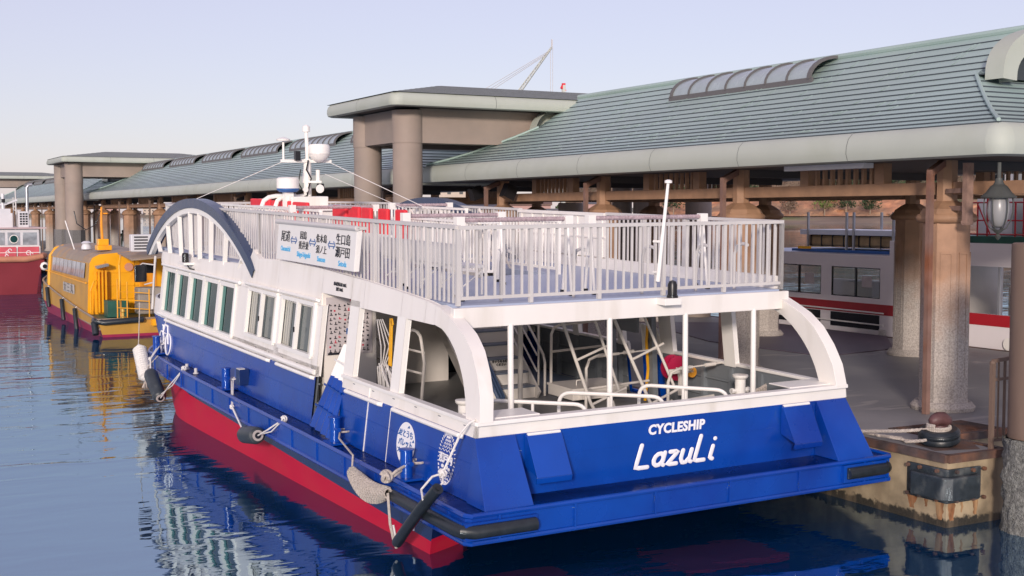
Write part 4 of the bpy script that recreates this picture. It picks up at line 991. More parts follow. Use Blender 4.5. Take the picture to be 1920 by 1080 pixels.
rack(.75, 2.55, 1.95); rack(2.95, 5.05, 1.95); rack(.9, 2.6, 4.1); rack(3.9, 5.3, 11.4); rack(1.2, 3.0, 10.2)
for (f0, f1, s) in ((9.4,16.0,1.5),(9.4,13.0,4.7)): rail_run([(s,f0,0),(s,f1,0)], 2.47, 1.4, 'deck_fence', top=.045, bal=.2, mats=WTRIM)
# long white bench frames inside the deck
for (s, f0, f1) in ((1.0,2.4,5.2),(1.35,5.6,8.4)):
    m = MB(); m.bb(s, s+.42, f0, f1, 1.80, 1.84); m.bb(s-.04, s, f0, f1, 1.85, 2.15)
    k = int((f1-f0)/.6)
    for i in range(k+1): f = f0+.05+(f1-f0-.1)*i/k; m.tube([(s+.02,f,1.402),(s+.02,f,1.8)], .018, 6); m.tube([(s+.38,f,1.402),(s+.38,f,1.8)], .018, 6); m.tube([(s+.02,f,1.5),(s+.38,f,1.75)], .012, 6)
    fb(m, 'deck_bench', WTRIM)
# wheelhouse top and mast
m = MB(); m.bb(1.9, 4.4, 13.6, 15.8, 1.40, 2.35); m.bb(1.8, 4.5, 13.5, 15.9, 2.352, 2.45); m.bb(2.5,3.4,13.9,14.4,2.452,2.68); wh = fb(m, 'wheelhouse', WHITE, bevel=.02)
for k in range(3):
    m = MB(); m.tube([(1.95+.33*k,14.4,2.45),(2.0+.33*k,14.4,2.58),(2.12+.33*k,14.4,2.66),(2.3+.33*k,14.4,2.69),(2.45+.33*k,14.4,2.69)], .05, 8); fb(m, 'vent_pipe', WTRIM, wh, smooth=True)
mb_ = (3.02,14.2,2.45)
m = MB(); m.tube([(3.0,14.2,2.66),(3.0,14.2,3.55)], .09, 10); m.tube([(3.0,14.2,3.55),(2.98,14.2,4.22)], .045, 8); m.lathe((2.98,14.2,4.18), [(.09,0),(.09,.12),(.03,.16)], 12)
m.bar((2.35,14.2,3.50),(3.55,14.1,3.50), .07, .07); m.tube([(2.42,14.2,3.5),(2.42,14.2,3.98)], .025, 8); m.lathe((2.42,14.2,3.96), [(.15,0),(.16,.04),(.03,.09)], 14); m.bar((3.0,14.2,3.02),(3.3,14.1,3.02), .3, .05)
m.tube([(3.22,14.1,3.04),(3.22,14.1,3.3)], .05, 8); m.prism([(2.9,14.2,3.0),(3.1,14.2,3.0),(3.04,14.2,3.5),(2.97,14.2,3.5)], (0,.12,0))
mast = fb(m, 'mast', WTRIM, smooth=30)
m = MB(); m.lathe((3.24,14.05,3.48), [(.08,0),(.18,.07),(.24,.15),(.25,.18)], 24); m.cur = 1; m.lathe((3.24,14.05,3.66), [(.255,0),(.255,.012)], 24); m.cur = 0; m.lathe((3.24,14.05,3.672), [(.25,0),(.25,.17),(.22,.215),(.05,.23)], 24); fb(m, 'satellite_dome', [WTRIM, GREYP], mast, smooth=True)
m = MB(); m.lathe((2.52,14.2,2.87), [(.26,0),(.26,.22),(.22,.25),(.02,.26)], 24); m.cur = 1; m.lathe((2.52,14.2,2.78), [(.20,0),(.255,.05),(.26,.089)], 24); m.cur = 0; m.bar((2.52,14.2,2.45),(2.52,14.2,2.79), .2, .2, (0,1,0)); ra = fb(m, 'radar_dome', [WTRIM, MBLUE], mast, smooth=True)
m = MB(); m.lathe((3.20,14.0,2.86), [(.10,-.08),(.085,-.06),(.035,.02),(.035,.1)], 18, 'y'); m.lathe((2.86,14.0,2.84), [(.065,-.06),(.03,.02),(.03,.08)], 14, 'y'); fb(m, 'horn', WTRIM, mast, smooth=True)
m = MB(); m.lathe((3.26,14.05,3.0),[(.07,-.18),(.09,-.1),(.08,-.02)],14); m.box((2.72,14.1,3.62),(.12,.12,.22)); fb(m, 'mast_lamp', BLACK, mast)
m = MB(); m.tube([(2.98,14.08,3.52),(2.92,14.05,3.3),(3.04,14.06,3.1),(2.98,14.06,2.9),(2.95,14.1,2.7),(2.7,14.1,2.6),(2.68,14.1,2.48)], .018, 6); m.tube([(2.8,14.1,3.3),(2.74,14.1,3.0),(2.82,14.1,2.85)], .015, 6); fb(m, 'cable', BLACK, mast)
m = MB(); m.tube([(2.4,14.2,3.48),(1.0,17.6,2.45)], .008, 4); m.tube([(3.5,14.1,3.48),(4.4,10.6,2.45)], .008, 4); m.tube([(3.4,14.1,3.2),(4.0,10.9,2.45)], .006, 4); fb(m, 'stay_wire', WTRIM, mast)
# gangway flap (ribbed side plate swung down beside the door) and its mirror on the quay side
for fn, sg in SIDES:
    m = MB(); A = Vector(fn(5.45,-.90,.12)); B = Vector(fn(4.42,-.97,.14)); C_ = Vector(fn(4.52,.42,-.16)); D = Vector(fn(4.98,.46,-.16))
    n = 8; lo = [A.lerp(B, i/n) for i in range(n+1)]; hi = [D.lerp(C_, i/n) for i in range(n+1)]; q = Vector((-.035*sg,0,0))
    mid = [a.lerp(b, .62) for a, b in zip(lo, hi)]; jog = lambda L: [p+q*(i % 2) for i, p in enumerate(L)]
    m.cur = 0; m.grid([jog(lo), jog(mid)]); m.cur = 1; m.grid([jog(mid), jog(hi)])
    for t in (.25,.5,.8): m.cur = 0 if t < .62 else 1; a = A.lerp(D, t); b = B.lerp(C_, t); m.bar(a+q*1.2, b+q*1.2, .02, .03)
    fb(m, 'gangway_flap', [BLUE, WTRIM], solid=.02)
# inner U-shaped tube guards and low stern rails
m = MB()
for s in (1.65,4.65-.9, 4.9): pass
for (a, b) in (((.75,.45),(1.95,.35)),((1.35+.7,.45),(3.25,.35)),((3.45,.45),(4.4,.35))):
    m.tube(uframe((a[0],a[1]+.9,-.9),(b[0],b[1]+.1,-.9),(a[0],a[1]+.9,.05),(b[0],b[1]+.1,.02), .18), .028, 8); m.tube([((a[0]+b[0])/2,(a[1]+b[1])/2+.5,-.9),((a[0]+b[0])/2,(a[1]+b[1])/2+.5,.03)], .022, 8)
fb(m, 'stern_guard_rail', WTRIM, smooth=True)
m = MB()
for (a, b, z0, z1) in (((4.42,5.5),(5.2,5.2),-.6,.55),):
    m.tube([(a[0],a[1],-.6),(a[0],a[1],.30),(a[0]+.06,a[1],.42),(a[0]+.18,a[1],.46),(a[0]+1.1,a[1],.50)], .026, 8); m.tube([(a[0],a[1],-.02),(a[0]+1.1,a[1],.02)], .022, 8)
fb(m, 'hatch_rail', TUBE, smooth=True)
m = MB(); m.box((4.95,5.1,-.70), (1.15,.85,.18)); m.box((4.95,5.1,-.60), (1.19,.89,.04)); m.bb(4.5,4.56,4.64,4.67,-.78,-.62); m.bb(5.1,5.16,4.64,4.67,-.78,-.62); m.tube(uframe((4.65,5.0,-.58),(4.85,5.0,-.58),(4.65,5.0,-.49),(4.85,5.0,-.49),.03), .012, 6); fb(m, 'deck_hatch', TUBE, bevel=.01)
m = MB(); m.bb(3.3,4.75,3.1,4.3,-.896,-.885); fb(m, 'deck_mat', mat('brown_mat', (.05,.03,.035), .8))
# gangway on the quay side: raised ramp plate with orange edge
m = MB(); 
for f in (4.45,5.75): m = MB(); m.bar((5.95,f,-.85),(5.85,f,1.1), .10, .16, (0,1,0)); fb(m, 'gate_post', STEEL)
for f in (4.50,5.68): m = MB(); m.tube([(5.85,f,.62),(5.80,f-.02,.2),(5.86,f,-.3),(5.80,f,-.88)], .028, 6); fb(m, 'orange_strap', YELB)
m = MB(); m.bb(5.66,5.72,4.6,5.6,.35,.95); fb(m, 'gate_box', STEEL)
# ================================================================ on the quay
PIVOT = None
# pendant lantern
LX, LY = 16.55, 14.28
t = thing('lantern', (LX, LY, 5.35), 'bronze pendant lantern with a frosted globe hanging under the roof corner', 'lantern'); b = (LX, LY, 5.35)
m = MB(); m.tube([(LX,LY,5.35),(LX,LY,4.98)], .03, 8); m.lathe((LX,LY,4.98), [(.05,.12),(.07,.05),(.10,0)], 16); m.build('hanger', LAMP, t, b, smooth=True)
m = MB(); m.lathe((LX,LY,4.78), [(.27,0),(.28,.02),(.20,.09),(.13,.19),(.08,.22)], 24); m.build('shade', LAMP, t, b, smooth=True)
m = MB(); m.lathe((LX,LY,4.30), [(.03,0),(.10,.04),(.155,.15),(.175,.28),(.165,.40),(.14,.48)], 24); m.build('globe', FROST, t, b, smooth=True)
m = MB()
for k in range(6):
    a = k*math.pi/3+.3; c, s = math.cos(a), math.sin(a); m.tube([(LX+r*c, LY+r*s, z) for r, z in ((.21,4.79),(.225,4.68),(.22,4.55),(.19,4.42),(.13,4.30),(.05,4.25))], .012, 6)
m.lathe((LX,LY,4.10), [(.006,0),(.03,.03),(.055,.07),(.02,.10),(.06,.13),(.09,.17)], 14); m.build('cage', LAMP, t, b, smooth=True)
# timber bracket beside the first column
t = thing('timber_bracket', (17.0, 15.1, 5.3), 'weathered timber bracket board hung beside the lantern and the column top', 'bracket'); b = (17.0, 15.1, 5.3)
m = MB(); m.box((16.98,15.3,4.86), (.15,.10,1.05)); m.bar((16.98,15.3,4.92),(17.2,15.95,4.92), .07,.08); m.bar((16.98,15.3,4.62),(17.2,15.95,4.62), .07,.08); m.box((16.98,15.3,4.38), (.17,.12,.05)); m.build('bracket', mat('pinkish_worn_wood', (.27,.17,.13), .8, var=.3, vs=8, bump=.5, bs=30), t, b)
# purple rubber mat
t = MB().prism([(26.0,31.0,PZ+.003),(26.0,26.2,PZ+.003),(23.8,23.75,PZ+.003),(21.1,23.3,PZ+.003),(20.8,27.5,PZ+.003),(22.5,33.5,PZ+.003)], (0,0,.022)).build('rubber_mat', MATP); tag(t, 'large purple grey rubber mat on the quay in front of the white boat', 'mat')
# mooring bollard with tyre
bx, by = 14.62, 13.62
t = thing('quay_bollard', (bx, by, PZ), 'rusty iron mooring bollard with a hooked head on the quay corner', 'bollard'); b = (bx, by, PZ)
m = MB(); m.lathe((bx,by,PZ), [(.24,.003),(.24,.03),(.15,.05),(.125,.14),(.12,.30)], 20); m.tube([(bx-.17,by+.02,PZ+.33),(bx-.15,by+.02,PZ+.345),(bx-.10,by+.015,PZ+.37),(bx-.02,by+.01,PZ+.39),(bx+.06,by,PZ+.385),(bx+.14,by-.01,PZ+.345),(bx+.19,by-.01,PZ+.31),(bx+.21,by-.01,PZ+.295)], [.02,.06,.09,.105,.11,.095,.065,.02], 14); m.build('bollard', mat('bollard_iron', (.10,.045,.045), .5, var=.3, vs=9, bump=.3, bs=30), t, b, smooth=True)
m = MB(); m.prism([(bx-.45,by-.35,PZ+.002),(bx+.25,by-.55,PZ+.002),(bx+.62,by-.05,PZ+.002),(bx+.35,by+.35,PZ+.002),(bx-.3,by+.2,PZ+.002)], (0,0,.003)); m.build('base_plate', RUST, t, b)
t = thing('tyre', (bx, by, PZ), 'black rubber tyre slipped over the rusty quay bollard', 'tyre'); m = MB(); pr_ = [(.16,.12),(.16,.20),(.19,.235),(.26,.235),(.30,.20),(.305,.19),(.297,.18),(.305,.17),(.305,.13),(.297,.12),(.305,.11),(.305,.05),(.27,.01),(.19,.0),(.16,.04),(.16,.12)]
o = Vector((bx-.02,by-.02,PZ+.03)); M3 = Matrix.Rotation(R(6),3,'X')@Matrix.Rotation(R(-9),3,'Y')
m.grid([[o+M3@Vector((r*math.cos(a), r*math.sin(a), z)) for r, z in pr_] for a in [2*math.pi*k/36 for k in range(37)]]); m.build('tread', RUBBER, t, (bx,by,PZ), smooth=True)
t = thing('mooring_rope', (bx, by, PZ), 'pale mooring rope wound round the rusty bollard and slack along the quay edge', 'rope'); m = MB()
def coil(cx, cy, z, r, n, rr_, rise=0., sq=1.): return [(cx+r*math.cos(R(i*20)), cy+r*sq*math.sin(R(i*20)), z+rise*i/(n*18)) for i in range(int(n*18)+1)]
def ropetube(m, pts, r, tw=.09):
    """laid rope: three strands twisted together"""
    P_ = [Vector(p) for p in pts]; L = 0; out = [[],[],[]]; N = []
    fine = []
    for i in range(len(P_)-1):
        d = (P_[i+1]-P_[i]).length; n = max(1, int(d/(tw*.22)))
        for k in range(n): fine.append(P_[i].lerp(P_[i+1], k/n))
    fine.append(P_[-1]); s = 0; prev = None
    for i, p in enumerate(fine):
        q = fine[min(i+1, len(fine)-1)]; q0 = fine[max(i-1,0)]; tt = (q-q0).normalized()
        x = tt.orthogonal().normalized() if prev is None else (prev-tt*prev.dot(tt)).normalized(); prev = x; y = tt.cross(x)
        if i: s += (p-fine[i-1]).length
        for j in range(3): a = 2*math.pi*(j/3+s/tw); out[j].append(p+(x*math.cos(a)+y*math.sin(a))*r*.5)
    for o_ in out: m.tube(o_, r*.58, 5)
ropetube(m, coil(bx-.02,by-.01,PZ+.19,.165,2.6,0,.11), .032)
ropetube(m, [(bx-.17,by+.02,PZ+.24),(bx-.5,by+.3,PZ+.20),(bx-.62,by+1.0,PZ+.10),(14.1,15.3,PZ+.05),(14.05,17.5,PZ+.04)], .028)
ropetube(m, [(bx-.1,by-.14,PZ+.2),(bx-.35,by-.05,PZ+.1),(bx-.42,by+.25,PZ+.04),(bx-.28,by+.5,PZ+.04),(bx-.45,by+.8,PZ+.05),(bx-.32,by+1.1,PZ+.04),(bx-.42,by+1.6,PZ+.04)], .026)
ropetube(m, [(bx-.3,by+.15,PZ+.04),(bx-.5,by+.5,PZ+.07),(bx-.4,by+.9,PZ+.04),(bx-.5,by+1.4,PZ+.05)], .02)
m.build('rope', ROPE, t, (bx,by,PZ))
# big rubber corner fender
t = thing('corner_fender', (13.9, 12.8, .7), 'worn black rubber fender bolted round the quay corner with rust running below', 'fender'); b = (13.9, 12.8, .7)
m = MB()
for (w0, w1, z0, z1, th) in ((.0,.0,.36,.86,.05),(.12,.10,.42,.76,.17)):
    x, y = 14.02, PY0; L1, L2 = .78-w0, .70-w1
    poly_ = [(x,y+L1),(x-th,y+L1-.12),(x-th,y-th*.35),(x-th*.35,y-th),(x+L2-.12,y-th),(x+L2,y),(x,y)]
    m.prism([(px_,py_,z0) for px_, py_ in poly_], (0,0,z1-z0))
m.build('rubber_block', ORUB, t, b, bevel=.03)
m = MB()
for z in (.40,.82):
    for d in (.12,.45,.68): m.lathe((14.02-.075,PY0+d,z), [(.03,-.02),(.03,.02)], 8, 'x'); m.lathe((14.02+d,PY0-.075,z), [(.03,-.02),(.03,.02)], 8, 'y')
m.build('bolt', RUST, t, b)
# rust runs below the fender, as thin stains on the concrete
rs = random.Random(2); m = MB()
def streak(face, c, w0, z1, z0):
    n = 7; L_ = []; R_ = []
    for k in range(n+1):
        z = z1+(z0-z1)*k/n; w_ = w0*(1-.55*k/n)*rs.uniform(.75,1.2); o_ = rs.uniform(-.01,.01)
        L_.append((c-w_/2+o_, z)); R_.append((c+w_/2+o_, z))
    f_ = (lambda a, z: (a, PY0-.004, z)) if face == 'y' else (lambda a, z: (14.016, a, z))
    m.strip([f_(*p) for p in L_], [f_(*p) for p in R_])
for c, w0, z0 in ((14.12,.17,.10),(14.33,.07,.20),(14.60,.12,.14)): streak('y', c, w0, .40, z0)
for c, w0, z0 in ((13.02,.19,.10),(13.28,.08,.24),(13.56,.20,.17)): streak('x', c, w0, .40, z0)
m.build('rust_stain', mat('rust_run', (.22,.075,.025), .85, var=.5, vs=14, stretch=(1,1,.3), col2=(.33,.20,.10), c2s=5, c2t=.5), Q1, (PX0, PY0, 0))
# railing and grating at the quay end
t = thing('quay_railing', (15.0, 12.98, PZ), 'dark iron railing with vertical bars at the quay end beside the brown pile', 'railing'); b = (15.0,12.98,PZ); m = MB()
m.bb(14.97,15.03,12.95,13.01,PZ,2.32); m.lathe((15.0,12.98,2.32), [(.045,0),(.045,.03),(.02,.05)], 10)
m.bar((15.0,12.98,2.36),(15.9,12.98,2.42), .05,.05); m.bar((15.0,12.98,2.08),(15.9,12.98,2.10), .03,.04); m.bar((15.0,12.98,1.18),(15.9,12.98,1.18), .03,.04)
for k in range(1,7): m.tube([(15.0+.13*k,12.98,1.18),(15.0+.13*k,12.98,2.4)], .014 if k != 2 else .022, 8)
m.build('bar', PILE, t, b)
t = thing('drain_grating', (15.4, 14.4, PZ), 'rusty steel grating plate let into the quay behind the railing', 'grating'); m = MB(); m.bb(14.95,16.6,14.15,15.0,PZ+.003,PZ+.018)
for k in range(22): m.bb(15.0+.072*k,15.03+.072*k,14.2,14.95,PZ+.019,PZ+.03)
m.build('grate', RUST, t, (15.4,14.4,PZ))
m = MB(); m.bb(15.2,17.5,13.2,14.1,PZ-.03,PZ-.01)

# ================================================================ white and red passenger boat on the far side of the quay
BX = 26.25
PANE = mat('see_through_pane', (.25,.32,.34), .04, spec=.8); PANE.node_tree.nodes['Principled BSDF'].inputs['Alpha'].default_value = .28
t = thing('passenger_boat', (BX, 18, 0), 'pale passenger boat with a red stripe moored on the far side of the quay', 'boat'); b = (BX,18,0)
WB = [(29.6,26.95),(27.95,27.9)]
def rects(m, x, ys, zs, holes):
    """wall in the plane X = x with rectangular openings"""
    ys = sorted(set(ys)); zs = sorted(set(zs))
    for i in range(len(ys)-1):
        for j in range(len(zs)-1):
            yc, zc = (ys[i]+ys[i+1])/2, (zs[j]+zs[j+1])/2
            if any(h[0] < yc < h[1] and h[2] < zc < h[3] for h in holes): continue
            m.add([(x,ys[i],zs[j]),(x,ys[i+1],zs[j]),(x,ys[i+1],zs[j+1]),(x,ys[i],zs[j+1])], [(0,3,2,1)])
holes = [(26.75,28.75,2.08,2.95),(29.2,31.2,2.08,2.95),(20.9,25.2,1.92,3.15)]
m = MB(); ys = [14,20.9,25.2,26.75,28.75,29.2,31.2,34]; zs = [-.6,1.92,2.08,2.95,3.15,3.32]
rects(m, BX, ys, zs, holes); m.add([(BX,14,3.32),(BX,26.4,3.32),(BX,26.4,3.75),(BX,14,3.75)], [(0,3,2,1)])
m.build('hull', PALE, t, b, solid=.08, off=-1)
m = MB(); m.bb(BX-.012,BX-.002,14,34,1.62,1.92); m.build('red_stripe', STRIPE, t, b)
m = MB(); m.add([(BX+.02,14,3.33),(BX+4.6,14,3.33),(BX+4.6,34,3.33),(BX+.02,34,3.33)],[(0,1,2,3)]); m.build('roof_deck', DECKB, t, b)
m = MB(); m.bb(BX+4.5,BX+4.6,14,34,-.5,3.3); m.build('far_side', BWHITE, t, b) if False else None
m = MB(); m.bb(BX+.1,BX+4.5,26.3,26.4,1.0,3.3); m.bb(BX+4.4,BX+4.5,26.4,34,.2,2.25); m.bb(BX+.3,BX+.9,28.0,28.6,1.2,2.5); m.build('partition', CREAM, t, b); m = MB(); m.add([(BX+.05,14,1.15),(BX+4.5,14,1.15),(BX+4.5,34,1.15),(BX+.05,34,1.15)],[(0,1,2,3)]); m.build('cabin_floor', DECKG, t, b)
for k, (y0, y1, z0, z1) in enumerate(((26.75,28.75,2.08,2.95),(29.2,31.2,2.08,2.95))):
    W = MB().add([(BX+.05,y0,z0),(BX+.05,y1,z0),(BX+.05,y1,z1),(BX+.05,y0,z1)],[(0,3,2,1)]).build('window', PANE, t, b)
    m = MB()
    for (p, q) in (((y0,z0),(y1,z0)),((y1,z0),(y1,z1)),((y1,z1),(y0,z1)),((y0,z1),(y0,z0)),(((y0+y1)/2,z0),((y0+y1)/2,z1))): m.bar((BX+.03,p[0],p[1]),(BX+.03,q[0],q[1]), .06, .05, (1,0,0))
    m.build('frame', SCR, W, b)
    MB().bb(BX+.02,BX+.03,y0+.35,y0+.75,z0+.3,z0+.62).build('notice', PAPER, W, b)
for (y0, y1) in ((26.75,28.75),(29.2,31.2)):
    m = MB(); m.bb(BX-.016,BX-.004,y0,y1,1.18,1.60); m.build('lower_window', SCR, t, b)
# open side with posts, inner bulwark
for y in (22.6,23.9,24.3): MB().bb(BX+.02,BX+.07,y-.03,y+.03,1.92,3.15).build('side_post', ALU, t, b)
m = MB(); m.bb(BX+4.4,BX+4.5,20,26,1.2,2.35)
for k in range(6): m.bb(BX+4.34,BX+4.4,20.2+1.0*k,20.3+1.0*k,1.2,2.35)
m.build('far_bulwark', CREAM, t, b); m = MB(); m.bb(BX+4.45,BX+4.5,20,26,2.72,2.75); m.build('far_handrail', ALU, t, b)
for y in (29.8,26.6): pass
m = MB()
for z, y0 in ((1.68,26.5),(1.34,26.5)): m.tube([(BX-.10,31.5,z+.02),(BX-.10,y0,z)], .022, 8)
m.build('grab_rail', WTRIM, t, b)
m = MB(); 
for k in range(9): m.tube([(BX-.06,26.45+.03*k,1.22),(BX-.07,26.42+.035*k,1.08),(BX-.05,26.3+.06*k,.98)], .014, 5)
m.build('rope_knot', ROPEW, t, b)
m = MB(); m.lathe((BX-.04,22.2,1.2), [(.16,-.02),(.16,.02)], 20, 'x'); m.build('porthole', WTRIM, t, b)
# upper works seen beside the nearest column
m = MB(); m.bb(BX+.0,BX+4.4,14,24.9,3.752,3.93); m.build('upper_edge', GRN, t, b)
m = MB(); m.bb(BX+1.2,BX+4.2,14,24.4,3.932,6.4); m.build('upper_cabin', BWHITE, t, b)
m = MB(); m.bb(BX+1.17,BX+1.197,22.3,23.2,4.0,5.7); m.build('cabin_door', mat('grey_door', (.33,.35,.36), .5), t, b)
for (y0, y1) in ((23.5,24.2),(20.2,21.8)): MB().bb(BX+1.16,BX+1.2,y0,y1,5.05,5.7).build('cabin_window', SCR, t, b)
m = MB()
for z in (3.96,4.32,4.78): m.tube([(BX+.1,24.8,z+.02),(BX+.1,14,z+.02)], .02, 6)
for y in (24.75,23.4,22.2,20.9): m.tube([(BX+.1,y,3.93),(BX+.1,y,4.8)], .025, 6)
for y in (23.3,22.15): m.tube([(BX+.35,y,3.93),(BX+.35,y,6.2)], .03, 6)
m.tube([(BX+.1,23.4,4.75),(BX+.25,23.1,3.95)], .02, 6)
m.build('red_railing', STRIPE, t, b)
# roof rack with tied packages under a silver cover
m = MB(); m.bb(BX+.55,BX+2.2,26.55,30.8,3.86,4.02); rk = m.build('silver_cover', mat('silver_sheet', (.66,.70,.76), .4), t, b, bevel=.01); m = MB()
for x, y in ((.5,26.8),(.5,28.4),(.5,28.7),(.5,30.4),(2.2,26.9),(2.2,29.0)): MB().bb(BX+x,BX+x+.06,y-.03,y+.03,3.35,4.55).build('rack_post', ALU, t, b)
for k, (y0, y1) in enumerate(((26.75,28.5),(28.75,30.6))):
    pk = thing('cargo_bundle', (BX+1.2,(y0+y1)/2,3.55), ('brown wrapped bundle under the silver cover, beside the dark column' if k == 0 else 'brown wrapped bundle under the silver cover, next to the ferry railing'), 'bundle', 'brown bundles on the far boat'); bb_ = (BX+1.2,(y0+y1)/2,3.55)
    m = MB(); m.bb(BX+.65,BX+2.0,y0,y1,3.52,3.84); m.build('wrapping', TIMB, pk, bb_, bevel=.06); m = MB()
    for j in range(4): y = y0+.2+(y1-y0-.4)*j/3; m.bb(BX+.63,BX+2.02,y-.02,y+.02,3.50,3.855)
    m.build('cord', BLACK, pk, bb_)
m = MB(); m.bb(BX+.4,BX+2.3,26.6,31,3.345,3.42); m.build('roof_tray', MBLUE, t, b); m = MB(); m.bb(BX+.38,BX+.4,30.1,30.7,3.42,3.5); m.build('yellow_block', YELB, t, b)

# ================================================================ yellow water bus astern of the ferry
YX, YY = 8.36, 47.4; YW = 3.6
t = thing('yellow_boat', (YX+YW/2, YY+6, 0), 'yellow passenger boat with a long window band and magenta underside, moored ahead of the ferry', 'boat'); b = (YX+YW/2, YY+6, 0)
def yin(f): return (max(0, (f-13)/4.1)**2.2)*YW/2
def yw(f, z, o=0.): 
    i = yin(f); c = YX+YW/2; k = (YW/2-i)*(1 - .10*max(0, (.5-z))/.5)
    return YX+YW/2-k-o, YX+YW/2+k+o
def ydeck(f): return .62+.028*f+.0022*f*f
m = MB(); fs = frange(0, 17.0, 26)
for side in (0, 1):
    g = lambda f, z: (yw(f, z)[side], YY+f, z)
    m.cur = 0; m.grid([[g(f, ydeck(f)) for f in fs], [g(f, .30+.02*f) for f in fs]]); m.cur = 1; m.grid([[g(f, .30+.02*f) for f in fs], [g(f, -.8) for f in fs]])
m.cur = 0; m.add([(YX,YY,.62),(YX+YW,YY,.62),(yw(0,.1)[1],YY,.1),(yw(0,.1)[0],YY,.1)], [(0,1,2,3)]); m.cur = 1; m.add([(yw(0,.1)[0],YY,.1),(yw(0,.1)[1],YY,.1),(yw(0,-.8)[1],YY,-.8),(yw(0,-.8)[0],YY,-.8)], [(0,1,2,3)])
m.build('hull', [YELD, MAG], t, b, smooth=30)
m = MB(); m.grid([[(yw(f,1)[0]+.02, YY+f, ydeck(f)-.03) for f in fs], [(yw(f,1)[1]-.02, YY+f, ydeck(f)-.03) for f in fs]]); m.build('deck', GRN, t, b)
m = MB()
for side in (0,1):
    m.tube([(yw(f,1)[side], YY+f, ydeck(f)+.02) for f in fs], .045, 6); m.tube([(yw(f,.3)[side], YY+f, .30+.024*f) for f in fs], .04, 6)
m.tube([(YX,YY,.64),(YX+YW,YY,.64)], .05, 6); m.build('gunwale', TAN, t, b)
# cabin
cx0, cx1, cf0, cf1 = YX+.10, YX+YW-.34, 2.4, 14.2
def csec(f, grow=0.):
    zz = ydeck(f)-.05; top = 2.92+.012*f
    return [(cx0-.05-grow, YY+f, zz),(cx0-grow, YY+f, 1.9),(cx0+.06-grow, YY+f, 2.62),(cx0+.16, YY+f, 2.82+grow*.5),(cx0+.42, YY+f, top+grow),((cx0+cx1)/2, YY+f, top+.10+grow),(cx1-.42, YY+f, top+grow),(cx1-.16, YY+f, 2.82),(cx1, YY+f, 2.62),(cx1, YY+f, 1.9),(cx1+.05, YY+f, zz)]
m = MB(); m.cur = 0; rows = [csec(f) for f in frange(cf0, cf1-1.4, 8)]; 
for r_ in range(len(rows)-1):
    for j in range(10):
        m.cur = 1 if 2 <= j <= 7 else 0
        m.add([rows[r_][j], rows[r_][j+1], rows[r_+1][j+1], rows[r_+1][j]], [(0,1,2,3)])
m.cur = 2; m.add(csec(cf0), [tuple(range(11))]); m.cur = 0
last = rows[-1]; cc = [(p[0]*.8+(cx0+cx1)/2*.2, YY+cf1, min(p[2], 2.5) if j not in (0,10) else p[2]+.1) for j, p in enumerate(last)]; m.grid([last, cc]); m.add(cc, [tuple(range(11))])
m.build('cabin', [YELD, TAN, YEL], t, b, smooth=35)
m = MB()
fw = [3.1+1.02*i for i in range(9)]
W = MB()
for i in range(8):
    a, c = fw[i]+.04, fw[i+1]-.02; x0 = cx0-.025
    w_ = MB(); w_.add([(x0-.01,YY+a,2.02),(x0-.01,YY+c,2.02),(x0+.05,YY+c,2.60),(x0+.05,YY+a,2.60)], [(0,1,2,3)]); w_.build('side_window', mat('sky_window', (.30,.33,.36), .08, var=.5, vs=2.5) if 'sky_window' not in MATS else MATS['sky_window'], t, b)
m = MB(); m.bar((cx0-.05,YY+2.6,1.86),(cx0-.03,YY+13.0,1.94), .05,.05); 
for f in (12.0,): m.tube([(cx0-.06,YY+f,.9),(cx0-.03,YY+f,1.9),(cx0+.03,YY+f,2.65),(cx0+.25,YY+f,2.95),(cx0+.6,YY+f,3.05)], .06, 6)
m.build('cabin_band', YEL, t, b)
m = MB(); m.bb(cx0-.065,cx0-.045,YY+5.3,YY+8.0,1.28,1.66); sg_ = m.build('name_panel', mat('faded_panel', (.45,.42,.38), .6, var=.15), t, b)
for i, ch in enumerate(('大','三','丸')) : text('lettering', ch, .42, (cx0-.068, YY+7.5-.85*i, 1.46), (0,-1,0), (0,0,1), mat('grey_letter', (.15,.14,.13), .6) if 'grey_letter' not in MATS else MATS['grey_letter'], sg_, base=b, sx=1.5, bold=.004)
# aft wall details, railing, tank, ladders
m = MB(); m.bb(cx0+1.9,cx0+2.55,YY+cf0-.03,YY+cf0-.005,1.0,2.65); m.build('cabin_door', ORAN, t, b); m = MB(); m.bb(cx0+2.0,cx0+2.45,YY+cf0-.05,YY+cf0-.03,2.2,2.55); m.build('door_window', SCR, t, b)
m = MB()
for z in (1.25,1.75,2.25): m.bar((cx0+.15,YY+cf0-.02,z),(cx0+1.85,YY+cf0-.02,z), .025,.025)
for x in (.6,1.15,1.7): m.bar((cx0+x,YY+cf0-.02,.8),(cx0+x,YY+cf0-.02,2.7), .025,.025)
m.build('wall_frame', YEL, t, b)
m = MB(); m.lathe((cx0+1.5,YY+cf0-.06,2.45), [(.16,-.03),(.16,.03)], 16, 'y'); m.build('life_ring', mat('faded_ring', (.60,.28,.18), .6), t, b)
m = MB()
for z in (1.05,1.35,1.65): m.bar((YX+.75,YY+.25,z),(YX+1.9,YY+.25,z-.1), .03,.03)
for x, h in ((.75,2.1),(1.1,2.0),(1.9,1.7)): m.tube([(YX+x,YY+.25,.62),(YX+x,YY+.25,h)], .025, 6)
m.tube([(YX+.15,YY+2.2,.7),(YX+.12,YY+2.1,1.6),(YX+.25,YY+2.1,1.95),(YX+.5,YY+2.2,2.0)], .03, 6); m.tube([(YX+.9,YY+.4,.7),(YX+.9,YY+.6,2.6),(YX+1.0,YY+.9,2.85),(YX+1.3,YY+2.3,2.95)], .035, 6)
m.build('aft_railing', YEL, t, b)
m = MB()
